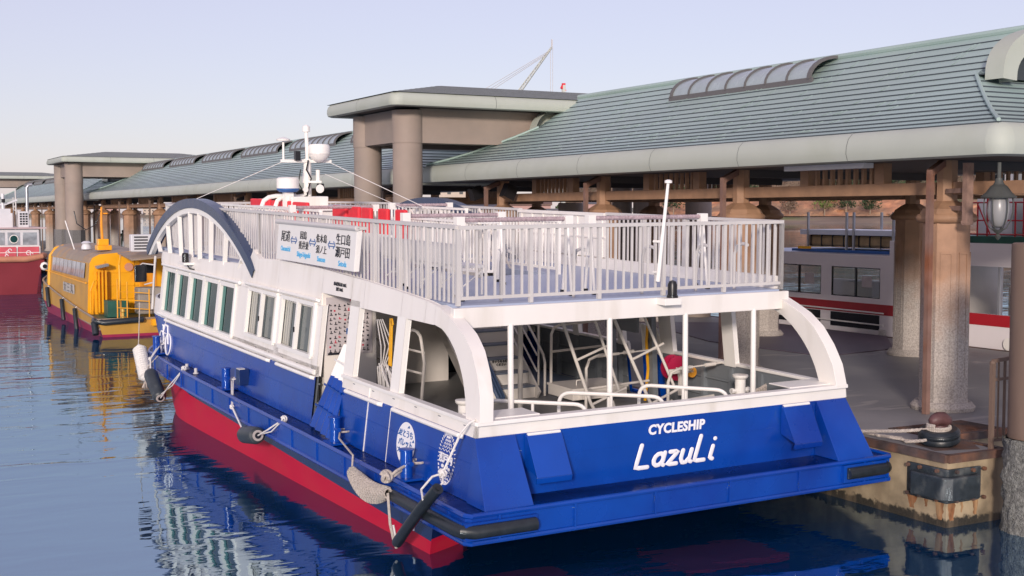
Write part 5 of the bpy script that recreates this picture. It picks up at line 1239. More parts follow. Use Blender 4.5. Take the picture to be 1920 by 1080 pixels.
for k in range(4): m.bb(YX+.28+.13*k,YX+.34+.13*k,YY+2.1,YY+2.2,.75,2.35)
m.build('folded_gangway', YEL, t, b)
m = MB(); m.bb(YX+1.55,YX+2.5,YY+.5,YY+1.2,.75,1.75); m.build('deck_tank', mat('grey_tank', (.28,.25,.21), .6, var=.2), t, b, bevel=.06)
m = MB(); m.bb(YX+.55,YX+1.3,YY+1.0,YY+1.8,.65,1.25); m.build('green_locker', GRN, t, b)
m = MB(); m.box((YX+.55,YY+2.1,2.52), (.45,.4,.10), Matrix.Rotation(R(-12),3,'Y')); m.build('floodlight', ALU, t, b)
m = MB(); m.box((YX+2.4,YY+1.2,2.98), (2.4,2.6,.05), Matrix.Rotation(R(-4),3,'Y')@Matrix.Rotation(R(4),3,'X')); m.build('awning', TAN, t, b)
m = MB(); m.bb(YX+1.9,YX+YW,YY-.25,YY+.3,.38,.62); m.build('stern_platform', YEL, t, b)
m = MB(); m.tube([(YX-.02,YY+.6,.6),(YX-.06,YY+.1,.58),(YX+.2,YY-.08,.55),(YX+1.6,YY-.1,.62)], .11, 10); m.tube([(YX-.1,YY+.2,.55),(YX-.08,YY-.02,.12)], .12, 10); m.build('corner_fender', RUBBER, t, b, smooth=True)
m = MB(); m.lathe((YX+.95,YY+.3,.66), [(.12,0),(.12,.03),(.05,.06),(.05,.2),(.09,.24),(.06,.33),(.02,.38)], 12); m.build('brass_cleat', mat('brass', (.6,.4,.1), .4, metal=.5), t, b)
for i, f in enumerate((11.6,7.6,4.4)):
    ft = thing('hanging_fender', (YX-.05,YY+f,ydeck(f)), ['black tube fender roped at the bow of the yellow boat','black tube fender roped amidships on the yellow boat','black tube fender roped by the stern of the yellow boat'][i], 'fender', 'black tube fenders along the yellow boat'); bb_ = (YX-.05,YY+f,ydeck(f)); z = ydeck(f); xx = yw(f,1)[0]-.10
    m = MB(); m.tube([(xx,YY+f,z-.02),(xx,YY+f-.25,z-.5),(xx+.02,YY+f-.35,z-.85)], .085, 10); m.build('tube', RUBBER, ft, bb_, smooth=True); m = MB(); m.tube([(xx+.1,YY+f,z+.06),(xx,YY+f,z-.02)], .02, 6); m.build('rope', ROPEW, ft, bb_)
# roof gear
cr = thing('boat_davit', (YX+.95,YY+4.4,3.05), 'orange and yellow davit arm standing on the yellow boat roof', 'davit'); bb_ = (YX+.95,YY+4.4,3.05)
m = MB(); m.bb(YX+.75,YX+1.3,YY+4.0,YY+4.6,3.06,3.25); m.bb(YX+.8,YX+1.2,YY+4.1,YY+4.5,3.25,3.5); m.build('winch', YEL, cr, bb_, bevel=.02); m = MB(); m.tube([(YX+1.0,YY+4.3,3.3),(YX+1.02,YY+4.6,4.0),(YX+1.1,YY+5.0,4.75)], [.06,.05,.035], 8); m.tube([(YX+1.1,YY+5.0,4.5),(YX+1.3,YY+4.8,4.5)], .03, 6); m.build('arm', ORAN, cr, bb_, smooth=True)
m = MB(); m.tube([(YX+1.05,YY+4.9,4.6),(YX+.85,YY+5,4.05),(YX+.5,YY+5,3.85),(YX+.15,YY+5,4.1),(YX+.05,YY+5,4.6)], .02, 6); m.build('cable', BLACK, cr, bb_)
ac = thing('air_conditioner', (YX+2.0,YY+1.2,3.0), 'white air conditioner unit on the yellow boat awning beside the ferry bow', 'air conditioner'); bb_ = (YX+2.0,YY+1.2,3.0)
m = MB(); m.bb(YX+1.4,YX+2.5,YY+.8,YY+1.2,3.08,3.72); m.build('casing', BWHITE, ac, bb_, bevel=.02); m = MB()
for k in range(5): m.bb(YX+1.5,YX+2.0,YY+.785,YY+.8,3.16+.11*k,3.21+.11*k)
m.bb(YX+2.12,YX+2.4,YY+.785,YY+.8,3.14,3.66); m.build('grille', SCR, ac, bb_)
m = MB(); m.tube([(YX-.02+.3,YY+6.5,3.03),(YX+.05,YY+7.2,4.2)], .022, 6); o = m.build('whip_aerial', WTRIM); tag(o, 'thin white aerial leaning on the yellow boat roof', 'aerial')
m = MB(); m.lathe((YX+.7,YY+6.2,3.05), [(.2,0),(.2,.1),(.15,.2),(.22,.25),(.1,.33)], 12); o = m.build('roof_ventilator', BWHITE, smooth=True); tag(o, 'small white mushroom ventilator on the yellow boat roof', 'ventilator')

# ================================================================ pink and white work boat at the left edge
WY = 74.6
t = thing('work_boat', (7.5, WY+3, 0), 'white cabined work boat with faded red panels and a maroon hull', 'boat'); b = (7.5, WY+3, 0)
m = MB(); prof = [(9.9,0),(10.05,1.0),(10.35,1.9)]; rowsL = []
m.grid([[(x,WY,z) for x, z in [(9.8,-.6)]+prof], [(x-.25,WY+9,z) for x, z in [(9.8,-.6)]+prof]])
m.add([(9.8,WY,-.6),(9.9,WY,0),(10.05,WY,1.0),(10.35,WY,1.9),(4.0,WY,1.95),(4.0,WY,-.6)], [(0,1,2,3,4,5)]); m.add([(10.35,WY,1.9),(10.1,WY+9,1.9),(4,WY+9,1.9),(4,WY,1.9)], [(0,1,2,3)])
m.build('hull', MARO, t, b)
m = MB(); m.tube([(4.0,WY-.05,1.95),(9.4,WY-.05,1.95),(10.2,WY-.0,2.1),(10.42,WY+.5,2.12),(10.2,WY+6,2.05)], .17, 10); m.build('rubber_strake', mat('faded_orange_strake', (.50,.22,.13), .7, var=.15, vs=3), t, b, smooth=True)
m = MB(); m.bb(5.2,10.25,WY+1.0,WY+7,2.0,3.62); m.build('cabin', BWHITE, t, b, bevel=.06); m = MB(); m.bb(5.0,10.6,WY+.8,WY+7.2,3.625,3.70); m.build('cabin_roof', mat('pinkish_roof', (.55,.42,.42), .6), t, b)
for (x0, x1) in ((9.35,10.1),(8.55,9.2),(7.75,8.4)): MB().bb(x0,x1,WY+.975,WY+1.0,2.72,3.42).build('window', MATS['sky_window'], t, b, bevel=.004)
m = MB(); m.lathe((8.88,WY+.96,3.05), [(.24,-.01),(.24,.01)], 28, 'y'); m.cur = 1; m.lathe((8.88,WY+.955,3.05), [(.20,-.01),(.20,.012)], 28, 'y'); m.build('clear_view_screen', [WTRIM, GLASS], t, b)
m = MB()
for (x0, x1) in ((9.05,10.15),(7.9,8.95),(6.7,7.8)): m.bb(x0,x1,WY+.62,WY+.66,1.98,2.62)
pn = m.build('rail_cloth', PINK, t, b)
m = MB()
for z in (2.3,2.65): m.tube([(4,WY+.6,z),(10.2,WY+.6,z),(10.3,WY+6,z)], .02, 6)
for x in (10.2,9.0,7.85,6.7): m.tube([(x,WY+.6,1.95),(x,WY+.6,2.66)], .02, 6)
m.build('railing', WTRIM, t, b)
m = MB()
for k, (x, z, r_) in enumerate(((8.5,2.3,.10),(8.62,2.42,.09),(9.6,2.28,.12),(8.45,2.12,.08),(9.75,2.2,.08))): m.tube([(x+r_*math.cos(R(a)), WY+.61, z+r_*math.sin(R(a))) for a in range(0,300,30)], .022, 5)
m.build('cloth_mark', WLET, pn, b)
m = MB(); m.tube([(9.75,WY+2,3.7),(9.75,WY+2,5.95),(9.85,WY+2,6.1),(10.05,WY+2,6.12)], .09, 10); m.build('exhaust_stack', ALU, t, b, smooth=True)
m = MB(); m.bb(9.2,9.75,WY+1.4,WY+1.9,3.7,4.6); a_ = m.build('air_conditioner', BWHITE, t, b, bevel=.02); m = MB(); 
for i in range(3):
    for j in range(5): m.bb(9.27+.15*i,9.38+.15*i,WY+1.385,WY+1.4,3.85+.14*j,3.94+.14*j)
m.build('grille', SCR, a_, b)
m = MB(); m.bb(8.0,8.9,WY+1.5,WY+2.4,3.7,4.5); m.bb(8.1,8.8,WY+1.5,WY+2.4,4.5,4.75); m.tube([(8.45,WY+1.9,4.7),(8.45,WY+1.9,5.6)], .09, 8); m.bar((7.4,WY+1.9,5.25),(8.45,WY+1.9,4.95), .12,.10); m.bar((8.45,WY+1.9,4.95),(9.2,WY+1.9,5.25), .12,.10); m.build('mast_base', BWHITE, t, b)
m = MB(); m.tube([(9.15,WY+1.9,3.7),(9.12,WY+1.9,5.9)], .04, 6); m.tube([(9.0,WY+1.9,3.7),(9.0,WY+1.9,5.4)], .03, 6); m.build('aerial', GREYP, t, b); m = MB(); m.lathe((8.45,WY+1.7,5.1), [(.10,0),(.10,.2)], 10); m.build('lamp', BLACK, t, b)
for k, x in enumerate((10.25,)):
    ft = thing('ball_fender', (10.35,WY-.15,1.6), 'white ball fender with a black ring hanging at the work boat bow corner', 'fender'); m = MB(); c = Vector((10.3,WY-.2,1.55))
    m.lathe(c, [(.02,-.24),(.16,-.18),(.24,0),(.16,.18),(.02,.24)], 14); m.build('ball', WTRIM, ft, (10.35,WY-.15,1.6), smooth='all'); m = MB(); m.lathe(c+Vector((0,-.2,0)), [(.12,-.04),(.12,.03)], 14, 'y'); m.build('ring', BLACK, ft, (10.35,WY-.15,1.6))
# red life raft row and a second cabin boat beyond, seen over the work boat
t = thing('moored_launch', (7, 100, 0), 'dark launch with a red stripe tied behind the work boat cabin', 'boat'); b = (7,100,0); m = MB(); m.bb(4,13.5,99,106,-.5,2.0); m.build('hull', MARO, t, b, bevel=.1); m = MB(); m.bb(5,12.5,99.5,105,2.0,3.1); m.build('cabin', mat('dark_launch_cabin', (.10,.08,.09), .5), t, b); m = MB(); m.bb(4.9,9.3,99.3,99.5,3.1,5.0); m.build('red_canopy', PINK, t, b)

# ================================================================ crane and red winch far across the docks
cb = azd(978, 520, 1.5); ct = azd(1034, 500, 0); ct.z = 4.55+(398-92)/2370*500; c0 = azd(975, 520, 0); c0.z = 4.55+(398-166)/2370*520
t = thing('shipyard_crane', cb, 'pale lattice crane jib rising behind the concrete portal roof', 'crane')
foot = azd(930, 530, 4); m = MB(); m.bar(azd(955,522,1.5), azd(958,522,48), 4, 4); m.box(azd(955,522,50), (9,8,7)); m.build('tower', CRANE, t, cb)
m = MB(); base = azd(962, 522, 0); base.z = 4.55+(398-190)/2370*522; d = (ct-base); x = Vector((math.cos(YAW), -math.sin(YAW), 0)); side_ = d.normalized().cross(x).normalized()
nn = 16
def cp(i, a, b_): q = base.lerp(ct, i/nn); wd = 1.5*(1-.75*i/nn)+.15; return q+x*0+side_*a*wd+Vector((math.sin(YAW),math.cos(YAW),0))*b_*wd
for a, b_ in ((1,1),(1,-1),(-1,1),(-1,-1)): m.tube([cp(i,a,b_) for i in range(nn+1)], .20, 4)
for i in range(nn): s = 1 if i % 2 else -1; m.tube([cp(i,s,-1), cp(i+1,-s,-1)], .13, 4); m.tube([cp(i,1,-1), cp(i,-1,-1)], .12, 4); m.tube([cp(i,s,1), cp(i+1,-s,1)], .11, 4)
m.build('jib', CRANE, t, cb)
m = MB(); tail = azd(908, 522, 0); tail.z = 4.55+(398-170)/2370*522
for k in (0, 1.2, 2.2): m.tube([base.lerp(ct, .93-.03*k), tail+Vector((k*.8,0,-k*.6))], .11, 4)
for k in (-.5,.35): 
    p0 = ct+x*k; p1 = p0.copy(); p1.z = 30; m.tube([p0, p1], .10, 4)
m.tube([ct, ct+Vector((0,0,3.0))], .3, 4); m.build('cable', GREYP, t, cb)
rb = azd(1056, 500, 0); rb.z = 1.5; rt_ = rb.copy(); rt_.z = 4.55+(398-162)/2370*500
t = thing('red_winch_mast', rb, 'small red machine just above the concrete portal roof beside the crane cable', 'machinery'); m = MB(); m.bar(rb, rt_, 1.2, 1.2); m.build('pole', CRANE, t, rb); m = MB(); m.box(rt_, (1.2,1,1.4)); m.box(rt_+Vector((-.3,0,-1.0)), (1.6,1,1.4), Matrix.Rotation(.5,3,'Y')); m.box(rt_+Vector((.4,0,-1.8)), (.8,1,1.2), Matrix.Rotation(-.3,3,'Y')); m.build('winch', REDF, t, rb)
# ================================================================ things on and against the ferry (placed in the ferry's own axes)
def sthing(name, loc, label, cat, group=None): return thing(name, loc, label, cat, group, ship=True)
def knot(m, c, r, n=3):
    c = Vector(c)
    for k in range(n):
        ax = Vector((math.cos(k*2.1), math.sin(k*2.1), .4)).normalized(); u = ax.orthogonal().normalized(); v = ax.cross(u)
        m.tube([c+(u*math.cos(R(a))+v*math.sin(R(a)))*r for a in range(0,330,30)], r*.42, 6)
# two grey cylindrical fenders on their ropes
for i, (ax_, bx_, rope0, rope1) in enumerate((
        ((-.60,14.80,-1.28),(-.60,13.85,-1.74),(-.16,15.5,-.75),(-.40,12.6,-.93)),
        ((-.60,7.85,-1.47),(-.60,7.0,-1.34),(-.14,9.9,-.78),(-.40,6.2,-.93)))):
    t = sthing('cylinder_fender', ax_, ['worn grey cylinder fender roped under the ferry bow ledge','worn grey cylinder fender hanging amidships from the ferry ledge'][i], 'fender', 'grey cylinder fenders on the ferry side')
    a, c = Vector(ax_), Vector(bx_); m = MB(); d = (c-a).normalized()
    m.tube([a+d*.0, a+d*.05, a+d*.14, c-d*.12, c-d*.03, c], [.09,.13,.155,.155,.14,.105], 20); m.cur = 1; m.tube([c-d*.01, c+d*.012], [.10,.095], 18); m.cur = 2; m.tube([c+d*.0, c+d*.018], [.06,.055], 14)
    m.build('body', [ORUB, mat('scuffed_end', (.38,.35,.33), .8, var=.2) if 'scuffed_end' not in MATS else MATS['scuffed_end'], SCR], t, ax_, smooth=35)
    m = MB(); r0, r1 = Vector(rope0), Vector(rope1)
    mid = r0.lerp(a, .5)+Vector((-.12,0,-.02)); m.tube([r0+Vector((-.02,.06,0)), mid, a+d*.1], .014, 6); m.tube([r0+Vector((-.02,-.06,0)), mid+Vector((0,-.05,0)), a+d*.1], .014, 6); knot(m, mid, .035)
    m.tube([c, c.lerp(r1,.5)+Vector((-.06,0,-.04)), r1], .014, 6); knot(m, r1, .045); m.tube([c-d*.1, c.lerp(r1,.6)+Vector((-.04,0,-.10)), r1], .012, 6)
    m.tube([r0+Vector((.10*math.cos(R(q)),.10*math.sin(R(q)),0)) for q in range(0,361,30)], .016, 6)
    m.build('rope', ROPEW, t, ax_)
# white bristled rope fender at the bow
t = sthing('bristle_fender', (-.50,15.8,-.9), 'white ribbed fender with a frayed rope end hanging at the ferry bow', 'fender'); m = MB()
p0, p1 = Vector((-.55,16.05,-.80)), Vector((-.55,15.35,-1.55)); d = p1-p0; n = 34; pts = []; rs = []
for k in range(n+1): pts.append(p0+d*(k/n)); e = min(1, k/5, (n-k)/4+.35); rs.append((.155 if k % 2 else .125)*e+.01)
m.tube(pts, rs, 16); m.build('body', ROPEW, t, (-.50,15.8,-.9)); m = MB()
for k in range(16): a = k*.4; m.tube([p1, p1+Vector((.06*math.cos(a),-.06,-.05)), p1+Vector((.12*math.cos(a),.10*math.sin(a)-.1,-.16))], .012, 4)
m.tube([p0, (-.42,16.4,.15)], .012, 5); m.tube([p1+Vector((0,-.1,0)),(-.56,15.1,-1.2),(-.38,14.9,-.94)], .014, 5); m.build('rope', ROPE, t, (-.50,15.8,-.9))
# woven rope net fender
t = sthing('net_fender', (-.62,2.1,-1.2), 'woven rope net fender slung between two bollards near the ferry stern', 'fender'); m = MB()
q0, q1 = Vector((-.58,2.75,-1.02)), Vector((-.60,1.42,-1.02))
def netc(u): return q0.lerp(q1, u)+Vector((0,0,-.14-.12*math.sin(math.pi*u)+.04))
rows = []; NU, NV = 40, 20
for j in range(NV+1):
    a = 2*math.pi*j/NV; row = []
    for i in range(NU+1):
        u = i/NU; r_ = .03+.115*math.sin(math.pi*min(1, .12+.80*u))**.6; bump = .012*(1 if (i+j) % 2 else -1)
        row.append(netc(u)+Vector((math.cos(a)*(r_*.75+bump), 0, math.sin(a)*(r_+bump))))
    rows.append(row)
m.grid(rows); m.build('net', mat('net_rope', (.38,.36,.32), .85, var=.5, vs=28, bump=1, bs=70, bumpd=.02), t, (-.62,2.1,-1.2))
m = MB()
for k in range(13):
    a0 = k*.5; m.tube([netc(i/24)+Vector((math.cos(a0+i*.35)*(.12)*math.sin(math.pi*min(1,.12+.8*i/24))**.6, 0, math.sin(a0+i*.35)*.148*math.sin(math.pi*min(1,.12+.8*i/24))**.6)) for i in range(25)], .014, 5)
    m.tube([netc(i/24)+Vector((math.cos(a0-i*.35)*(.12)*math.sin(math.pi*min(1,.12+.8*i/24))**.6, 0, math.sin(a0-i*.35)*.148*math.sin(math.pi*min(1,.12+.8*i/24))**.6)) for i in range(25)], .014, 5)
knot(m, q1+Vector((0,.05,.12)), .07, 5); m.tube([q0+Vector((0,0,-.1)),(-.5,2.9,-.9),(-.32,3.9,-.85),(-.2,4.15,-.78)], .015, 6); m.tube([(-.09+.11*math.cos(R(q))-.05,4.15+.11*math.sin(R(q)),-.79) for q in range(0,361,30)], .016, 6)
m.tube([q1+Vector((0,.05,.08)),(-.48,1.4,-.82),(-.18,1.5,-.74)], .02, 6); m.tube([q1+Vector((0,.08,.04)),(-.46,1.45,-.88),(-.18,1.55,-.77)], .02, 6); m.tube([(-.12+.12*math.cos(R(q)),1.5+.12*math.sin(R(q)),-.75) for q in range(0,361,30)], .018, 6)
m.tube([q1+Vector((0,0,-.1)),(-.63,1.28,-1.5),(-.62,1.18,-1.72),(-.63,1.08,-1.78)], .02, 6); m.build('rope', ROPE, t, (-.62,2.1,-1.2))
# slanting black tube fender on a long rope from the gunwale corner
t = sthing('slanting_tube_fender', (-.62,.3,-1.2), 'black rubber tube slung slanting across the port stern corner on a rope', 'fender'); m = MB()
a, c = Vector((-.60,-.12,-.72)), Vector((-.60,1.12,-1.72)); m.tube([a, a.lerp(c,.3)+Vector((-.05,0,-.03)), a.lerp(c,.7)+Vector((-.05,0,-.04)), c], .075, 14)
m.cur = 1; m.tube([a+Vector((0,-.005,.004)), a+Vector((0,-.012,.01))], .03, 10); m.build('tube', [RUBBER, SCR], t, (-.62,.3,-1.2), smooth=35)
m = MB(); kn = Vector((-.42,.12,-.60)); m.tube([(-.02,.02,.06),(-.10,.02,.02),(-.20,.05,-.1),(-.33,.09,-.40), kn], .016, 6); m.tube([kn, (-.50,.25,-.66),(-.63,.3,-.82),(-.7,.1,-.9)], .015, 6); m.tube([kn, (-.48,-.02,-.68),(-.66,0,-.84),(-.69,.1,-.9)], .015, 6); knot(m, kn, .045, 4); m.tube([(-.02,.02,.06),(.3,.3,.05)], .016, 6); m.tube([c+Vector((0,.03,.02)),(-.62,1.2,-1.5)], .015, 6)
m.build('rope', ROPEW, t, (-.62,.3,-1.2))
# black D-fenders on the strake
t = sthing('strake_fender', (-.55,-.5,-1.17), 'long black rubber bar fender wrapped round the port stern corner', 'fender', 'black bar fenders on the ferry strake'); m = MB()
m.tube([(-.50,1.45,-1.17),(-.52,.2,-1.17),(-.52,-.45,-1.17),(-.49,-.60,-1.17),(-.38,-.67,-1.17),(.48,-.68,-1.17)], .085, 14); m.build('bar', RUBBER, t, (-.55,-.5,-1.17), smooth=35)
m = MB(); m.bb(-.49,.52,-.66,-.60,-1.28,-1.06); m.bb(-.5,-.44,-.58,1.5,-1.28,-1.06); m.build('bracket', BLUE, t, (-.55,-.5,-1.17))
t = sthing('strake_fender', (6.7,-.5,-1.15), 'black ribbed rubber bar fender on the starboard stern corner', 'fender', 'black bar fenders on the ferry strake'); m = MB(); pts = [(5.72+.023*k,-.67,-1.14) for k in range(33)]+[(6.52,-.63,-1.14),(6.60,-.55,-1.14),(6.63,-.4,-1.14),(6.64,.2,-1.14)]
m.tube(pts, [.083+.006*(k % 2) for k in range(len(pts))], 14); m.build('bar', RUBBER, t, (6.7,-.5,-1.15), smooth=35); m = MB(); m.bb(5.66,6.5,-.66,-.60,-1.27,-1.02); m.build('bracket', BLUE, t, (6.7,-.5,-1.15))
# rope coils on the deck bollards
for i, (s, f) in enumerate(((.62,1.55),(5.50,1.5))):
    t = sthing('coiled_rope', (s,f,-.9), ['thick pale rope turned round the port deck bollard','grey rope hanks hanging on the starboard deck bollard'][i], 'rope'); m = MB()
    if i == 0:
        for k in range(5): ropetube(m, [(s+(.12+.012*k)*math.cos(R(a)), f+(.12+.012*k)*math.sin(R(a)), -.62+.055*k+.02*math.sin(R(a*2))) for a in range(0,361,24)], .028)
        ropetube(m, [(s-.12,f,-.45),(s-.25,f+.05,-.6),(s-.3,f+.1,-.88)], .026)
    else:
        for k in range(5): dx = .05*k; ropetube(m, [(s+.12+dx,f-.05,-.28),(s+.22+dx,f-.12,-.22+.02*k),(s+.32+dx*.6,f-.1,-.34),(s+.26+dx*.5,f-.1,-.55),(s+.14+dx*.5,f-.08,-.72),(s+.10+dx,f-.06,-.5),(s+.12+dx,f-.05,-.28)], .02)
        for k in range(3): dx = .04*k; ropetube(m, [(s-.12-dx,f-.05,-.26),(s-.24-dx,f-.1,-.45),(s-.28-dx,f-.1,-.75),(s-.14-dx,f-.06,-.6),(s-.12-dx,f-.05,-.26)], .018)
    m.build('rope', ROPE, t, (s,f,-.9))
# hose reel and its yellow line on the quay-side bulwark
t = sthing('rope_reel', (5.75,3.5,-.3), 'crimson reel with orange line on the starboard bulwark of the ferry', 'reel'); m = MB(); b = (5.75,3.5,-.3)
m.lathe((5.88,3.75,-.18), [(.08,-.11),(.22,-.10),(.22,-.07),(.14,-.06),(.14,.06),(.22,.07),(.22,.10),(.08,.11)], 24, 'y'); m.build('drum', mat('crimson_plastic', (.42,.01,.06), .45), t, b, smooth=35)
m = MB(); m.lathe((5.98,3.42,-.22), [(.04,-.07),(.09,-.07),(.10,.0),(.09,.07),(.04,.07)], 16, 'y'); m.build('orange_line', mat('orange_line', (.65,.28,.02), .8, bump=.6, bs=60), t, b, smooth=True)
m = MB(); m.bb(5.48,6.0,3.35,3.39,-.22,-.14); m.bb(5.7,5.76,3.35,3.39,-.6,-.14); m.tube([(5.78,3.55,-.15),(5.78,3.2,-.9)], .012, 5); m.build('bracket', CREAM, t, b)
t = sthing('red_topped_vent', (5.3,3.0,-.9), 'short white vent post with a red cap on the ferry deck by the reel', 'vent'); m = MB(); m.lathe((5.05,1.75,-.9), [(.05,0),(.05,.42)], 12); m.cur = 1; m.lathe((5.05,1.75,-.48), [(.06,0),(.06,.06),(.03,.09)], 12); m.build('post', [WTRIM, REDF], t, (5.3,3.0,-.9), smooth=35)
# bicycle stands leaning on the aft deck: long ladder-like tube frames with hooked feet
def leaning(name, s0, f0, lean, h, w_, label, n=3, rz=0.):
    t = sthing(name, (s0, f0, -.9), label, 'bicycle stand', 'tube bicycle stands on the aft deck'); b = (s0,f0,-.9); m = MB()
    def q(a, z): return (s0+a*math.cos(rz)-lean*z*.30, f0+a*math.sin(rz)+lean*z*.18, -.9+z)
    m.tube([q(.42,.38), q(.42,.12), q(.36,.03), q(.24,0.0), q(.12,.03), q(.05,.14), q(0,.4), q(0,h)], .028, 8)
    m.tube([q(w_,.55), q(w_,h*.95)], .024, 8)
    for k in range(n): z = .35+(h-.55)*k/(n-1); m.tube([q(0,z), q(w_+.15,z+.22)], .022, 8)
    m.build('tube_frame', TUBE, t, b, smooth=True); return t
leaning('bicycle_stand', 3.82, 3.0, 1, 2.0, .62, 'cream tube bicycle stand leaning beside the stairs with a hooked foot')
leaning('bicycle_stand', 4.75, 2.6, 1.25, 2.0, .60, 'cream tube bicycle stand leaning beside the deck hatch')
t = sthing('tube_barrier', (4.6,3.4,-.9), 'low cream U-shaped barrier with white sleeves on the aft deck', 'barrier'); b = (4.6,3.4,-.9); m = MB()
for (s, f, z1, L) in ((4.15,3.9,.10,1.3),(4.98,2.7,-.02,.95)):
    m.tube([(s,f,-.9),(s,f,z1-.2),(s+.06,f,z1-.05),(s+.2,f,z1),(s+L*.5,f-.02,z1+.02)], .026, 8); m.tube([(s,f,z1-.55),(s+L,f,z1-.50)], .022, 8); m.tube([(s+L*.5,f-.02,z1+.02),(s+L*1.15,f-.03,z1+.05)], .014, 6)
    m.tube([(s+.25,f,z1+.005),(s+.45,f,z1+.015)], .034, 10); m.tube([(s+.75,f-.02,z1+.03),(s+.95,f-.02,z1+.04)], .034, 10)
m.build('tube', TUBE, t, b, smooth=True)
# loop ladders and cable tangle seen through the port openings
t = sthing('loop_ladder', (1.3,4.7,-.9), 'cream looped tube ladder standing in the port side opening', 'ladder'); b = (1.3,4.7,-.9); m = MB()
def loop(s, f, h, w_, rz=.5):
    c, d = math.cos(rz), math.sin(rz); Q = lambda a, z: (s+a*c, f+a*d, -.9+z); m.tube([Q(-.22,0), Q(-.05,h*.78)]+[Q(w_/2-.05+(w_/2)*math.cos(R(x)), h*.80+.16*math.sin(R(x))) for x in range(180,-1,-30)]+[Q(w_+.05,h*.6), Q(w_-.12,.0)], .027, 8)
    for z in (.35,.85,1.2): m.tube([Q(-.15+.1*z,z), Q(w_-.05+.08*z,z)], .02, 6)
loop(1.3,4.9,1.72,.50,-1.5); m.build('tube', TUBE, t, b, smooth=True)
t = sthing('loop_ladder', (1.35,6.4,-.9), 'cream looped tube ladder behind the cable tangle', 'ladder'); b = (1.35,6.4,-.9); m = MB(); loop(1.35,6.6,1.68,.50,-1.5); m.build('tube', TUBE, t, b, smooth=True)
t = sthing('cable_tangle', (.45,3.8,-.6), 'tangle of grey cables hanging by the port door post', 'cables'); b = (.45,3.8,-.6); m = MB(); kr = random.Random(9)
for k in range(16):
    s, f = .35+kr.uniform(-.06,.12), 3.75+kr.uniform(-.15,.25); z0 = kr.uniform(.1,.35); L = kr.uniform(.25,.6)
    m.tube([(s,f,z0),(s-.02,f-.15,z0-L*.3),(s+kr.uniform(-.05,.1),f-.28+kr.uniform(-.05,.1),z0-L*.7),(s,f-.1,z0-L),(s+.05,f+.12,z0-L*.8),(s,f+.06,z0-.05)], .012, 5)
for k in range(4): m.tube([(.3+.03*k,3.85,.95),(.32+.05*k,3.75-.04*k,.55),(.34,3.8,.1)], .009, 5)
m.build('cable', GREYP, t, b)
for i, (s, f, u0, u1, ds) in enumerate(((.30,4.85,.32,.98,-.0),(.42,3.62,.25,.98,.02))):
    t = sthing('strap', (s,f,u0), ['yellow strap hung slanting in the side door','yellow strap hung upright beside the door post'][i], 'strap', 'yellow straps by the port door'); m = MB()
    a, c = Vector((s,f+(.15 if i == 0 else .02),u0)), Vector((s,f-(.10 if i == 0 else .04),u1)); m.bar(a, c, .10, .02, (1,0,0)); m.bar(c, c+Vector((.0,-.05,-.10)), .07, .02, (1,0,0)); m.build('webbing', YELB, t, (s,f,u0), bevel=.004)
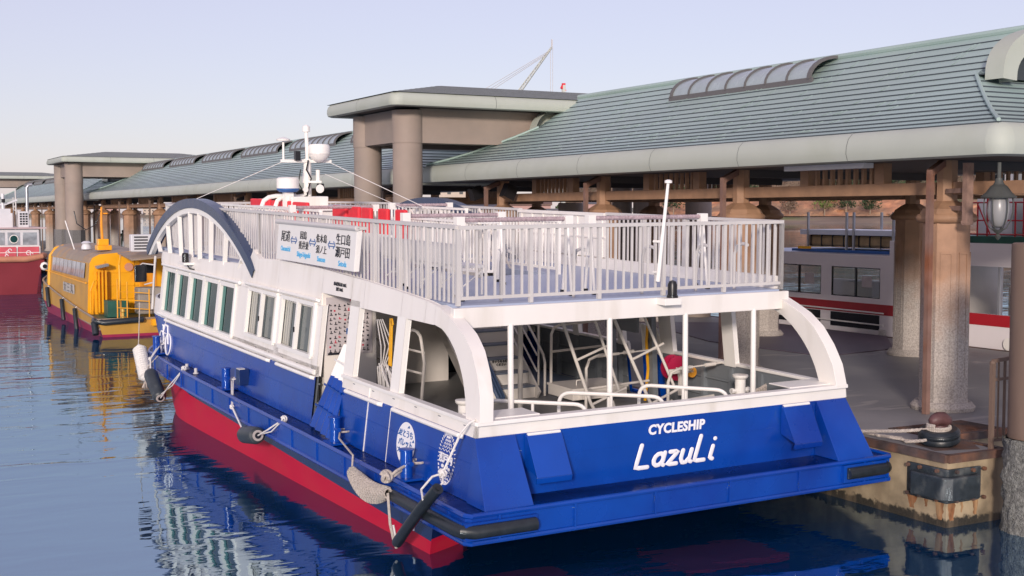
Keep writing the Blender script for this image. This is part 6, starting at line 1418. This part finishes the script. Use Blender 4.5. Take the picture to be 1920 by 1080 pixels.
# red seats and covers along the upper deck
k = 0
for (f0, f1, s) in ((16.9,15.4,2.5),(15.3,13.9,2.5),(13.8,12.8,2.5),(11.3,10.5,2.5),(10.4,9.8,2.5),(9.7,9.2,2.5),(9.1,8.6,2.6),(8.5,8.0,2.7)):
    words = ['first counted from the bow','second from the bow, below the radar dome','third from the bow, under the white mast','fourth from the bow, first aft of the mast','fifth counted from the bow','sixth counted from the bow','seventh counted from the bow','last in the row, next to the starboard arch']
    t = sthing('deck_chair', (s,(f0+f1)/2,1.4), 'red deck chair back, '+words[k], 'seat', 'red seats on the upper deck'); b = (s,(f0+f1)/2,1.4); m = MB()
    m.bb(s-.04,s+.05,f1+.03,f0-.03,1.86,2.52+.012*(f1-9)); m.bb(s-.5,s-.05,f1+.03,f0-.03,1.80,1.87); m.build('cover', REDF, t, b, bevel=.03); m = MB()
    for f in (f0-.15,f1+.15): m.tube([(s-.4,f,1.4),(s-.4,f,1.8)], .02, 6); m.tube([(s,f,1.4),(s,f,1.9)], .02, 6)
    m.build('leg', WTRIM, t, b); k += 1
# a person on the far pontoon, seen from behind
def person(px, dist, z0, label):
    b = azd(px, dist, z0); t = bpy.data.objects.new('person', bpy.data.meshes.new('person'))
    J = {0:(0,0,.95),1:(0,0,1.15),2:(0,.01,1.38),3:(0,0,1.50),4:(0,-.01,1.62),5:(0,-.01,1.74),6:(-.19,0,1.40),7:(-.25,.02,1.12),8:(-.24,-.08,.88),9:(.19,0,1.40),10:(.25,.02,1.12),11:(.24,-.08,.88),12:(-.10,0,.88),13:(-.11,-.02,.48),14:(-.11,.02,.08),15:(-.11,-.14,.04),16:(.10,0,.88),17:(.12,.02,.48),18:(.12,.06,.08),19:(.12,-.1,.04)}
    E_ = [(0,1),(1,2),(2,3),(3,4),(4,5),(2,6),(6,7),(7,8),(2,9),(9,10),(10,11),(0,12),(12,13),(13,14),(14,15),(0,16),(16,17),(17,18),(18,19)]
    me = t.data; me.from_pydata([J[i] for i in range(20)], E_, []); link(t); t.location = b
    t.rotation_euler = (0,0,-YAW+.3)
    sk = t.modifiers.new('skin', 'SKIN'); rad = [.17,.16,.19,.07,.09,.085,.09,.06,.04,.09,.06,.04,.11,.075,.05,.04,.11,.075,.05,.04]
    for i, v in enumerate(me.skin_vertices[0].data): v.radius = (rad[i], rad[i]*(.72 if i in (0,1,2) else 1)); v.use_root = (i == 0)
    ss = t.modifiers.new('sub', 'SUBSURF'); ss.levels = 1; ss.render_levels = 2; me.materials.append(COAT)
    tag(t, label, 'person'); m = MB(); m.lathe((0,.015,1.66), [(.06,-.10),(.10,-.04),(.112,.04),(.09,.11),(.03,.15)], 12); m.build('hair', HAIR, t, smooth='all')
person(231, 122, 1.12, 'person with black hair in a dark green coat standing on the far pontoon')
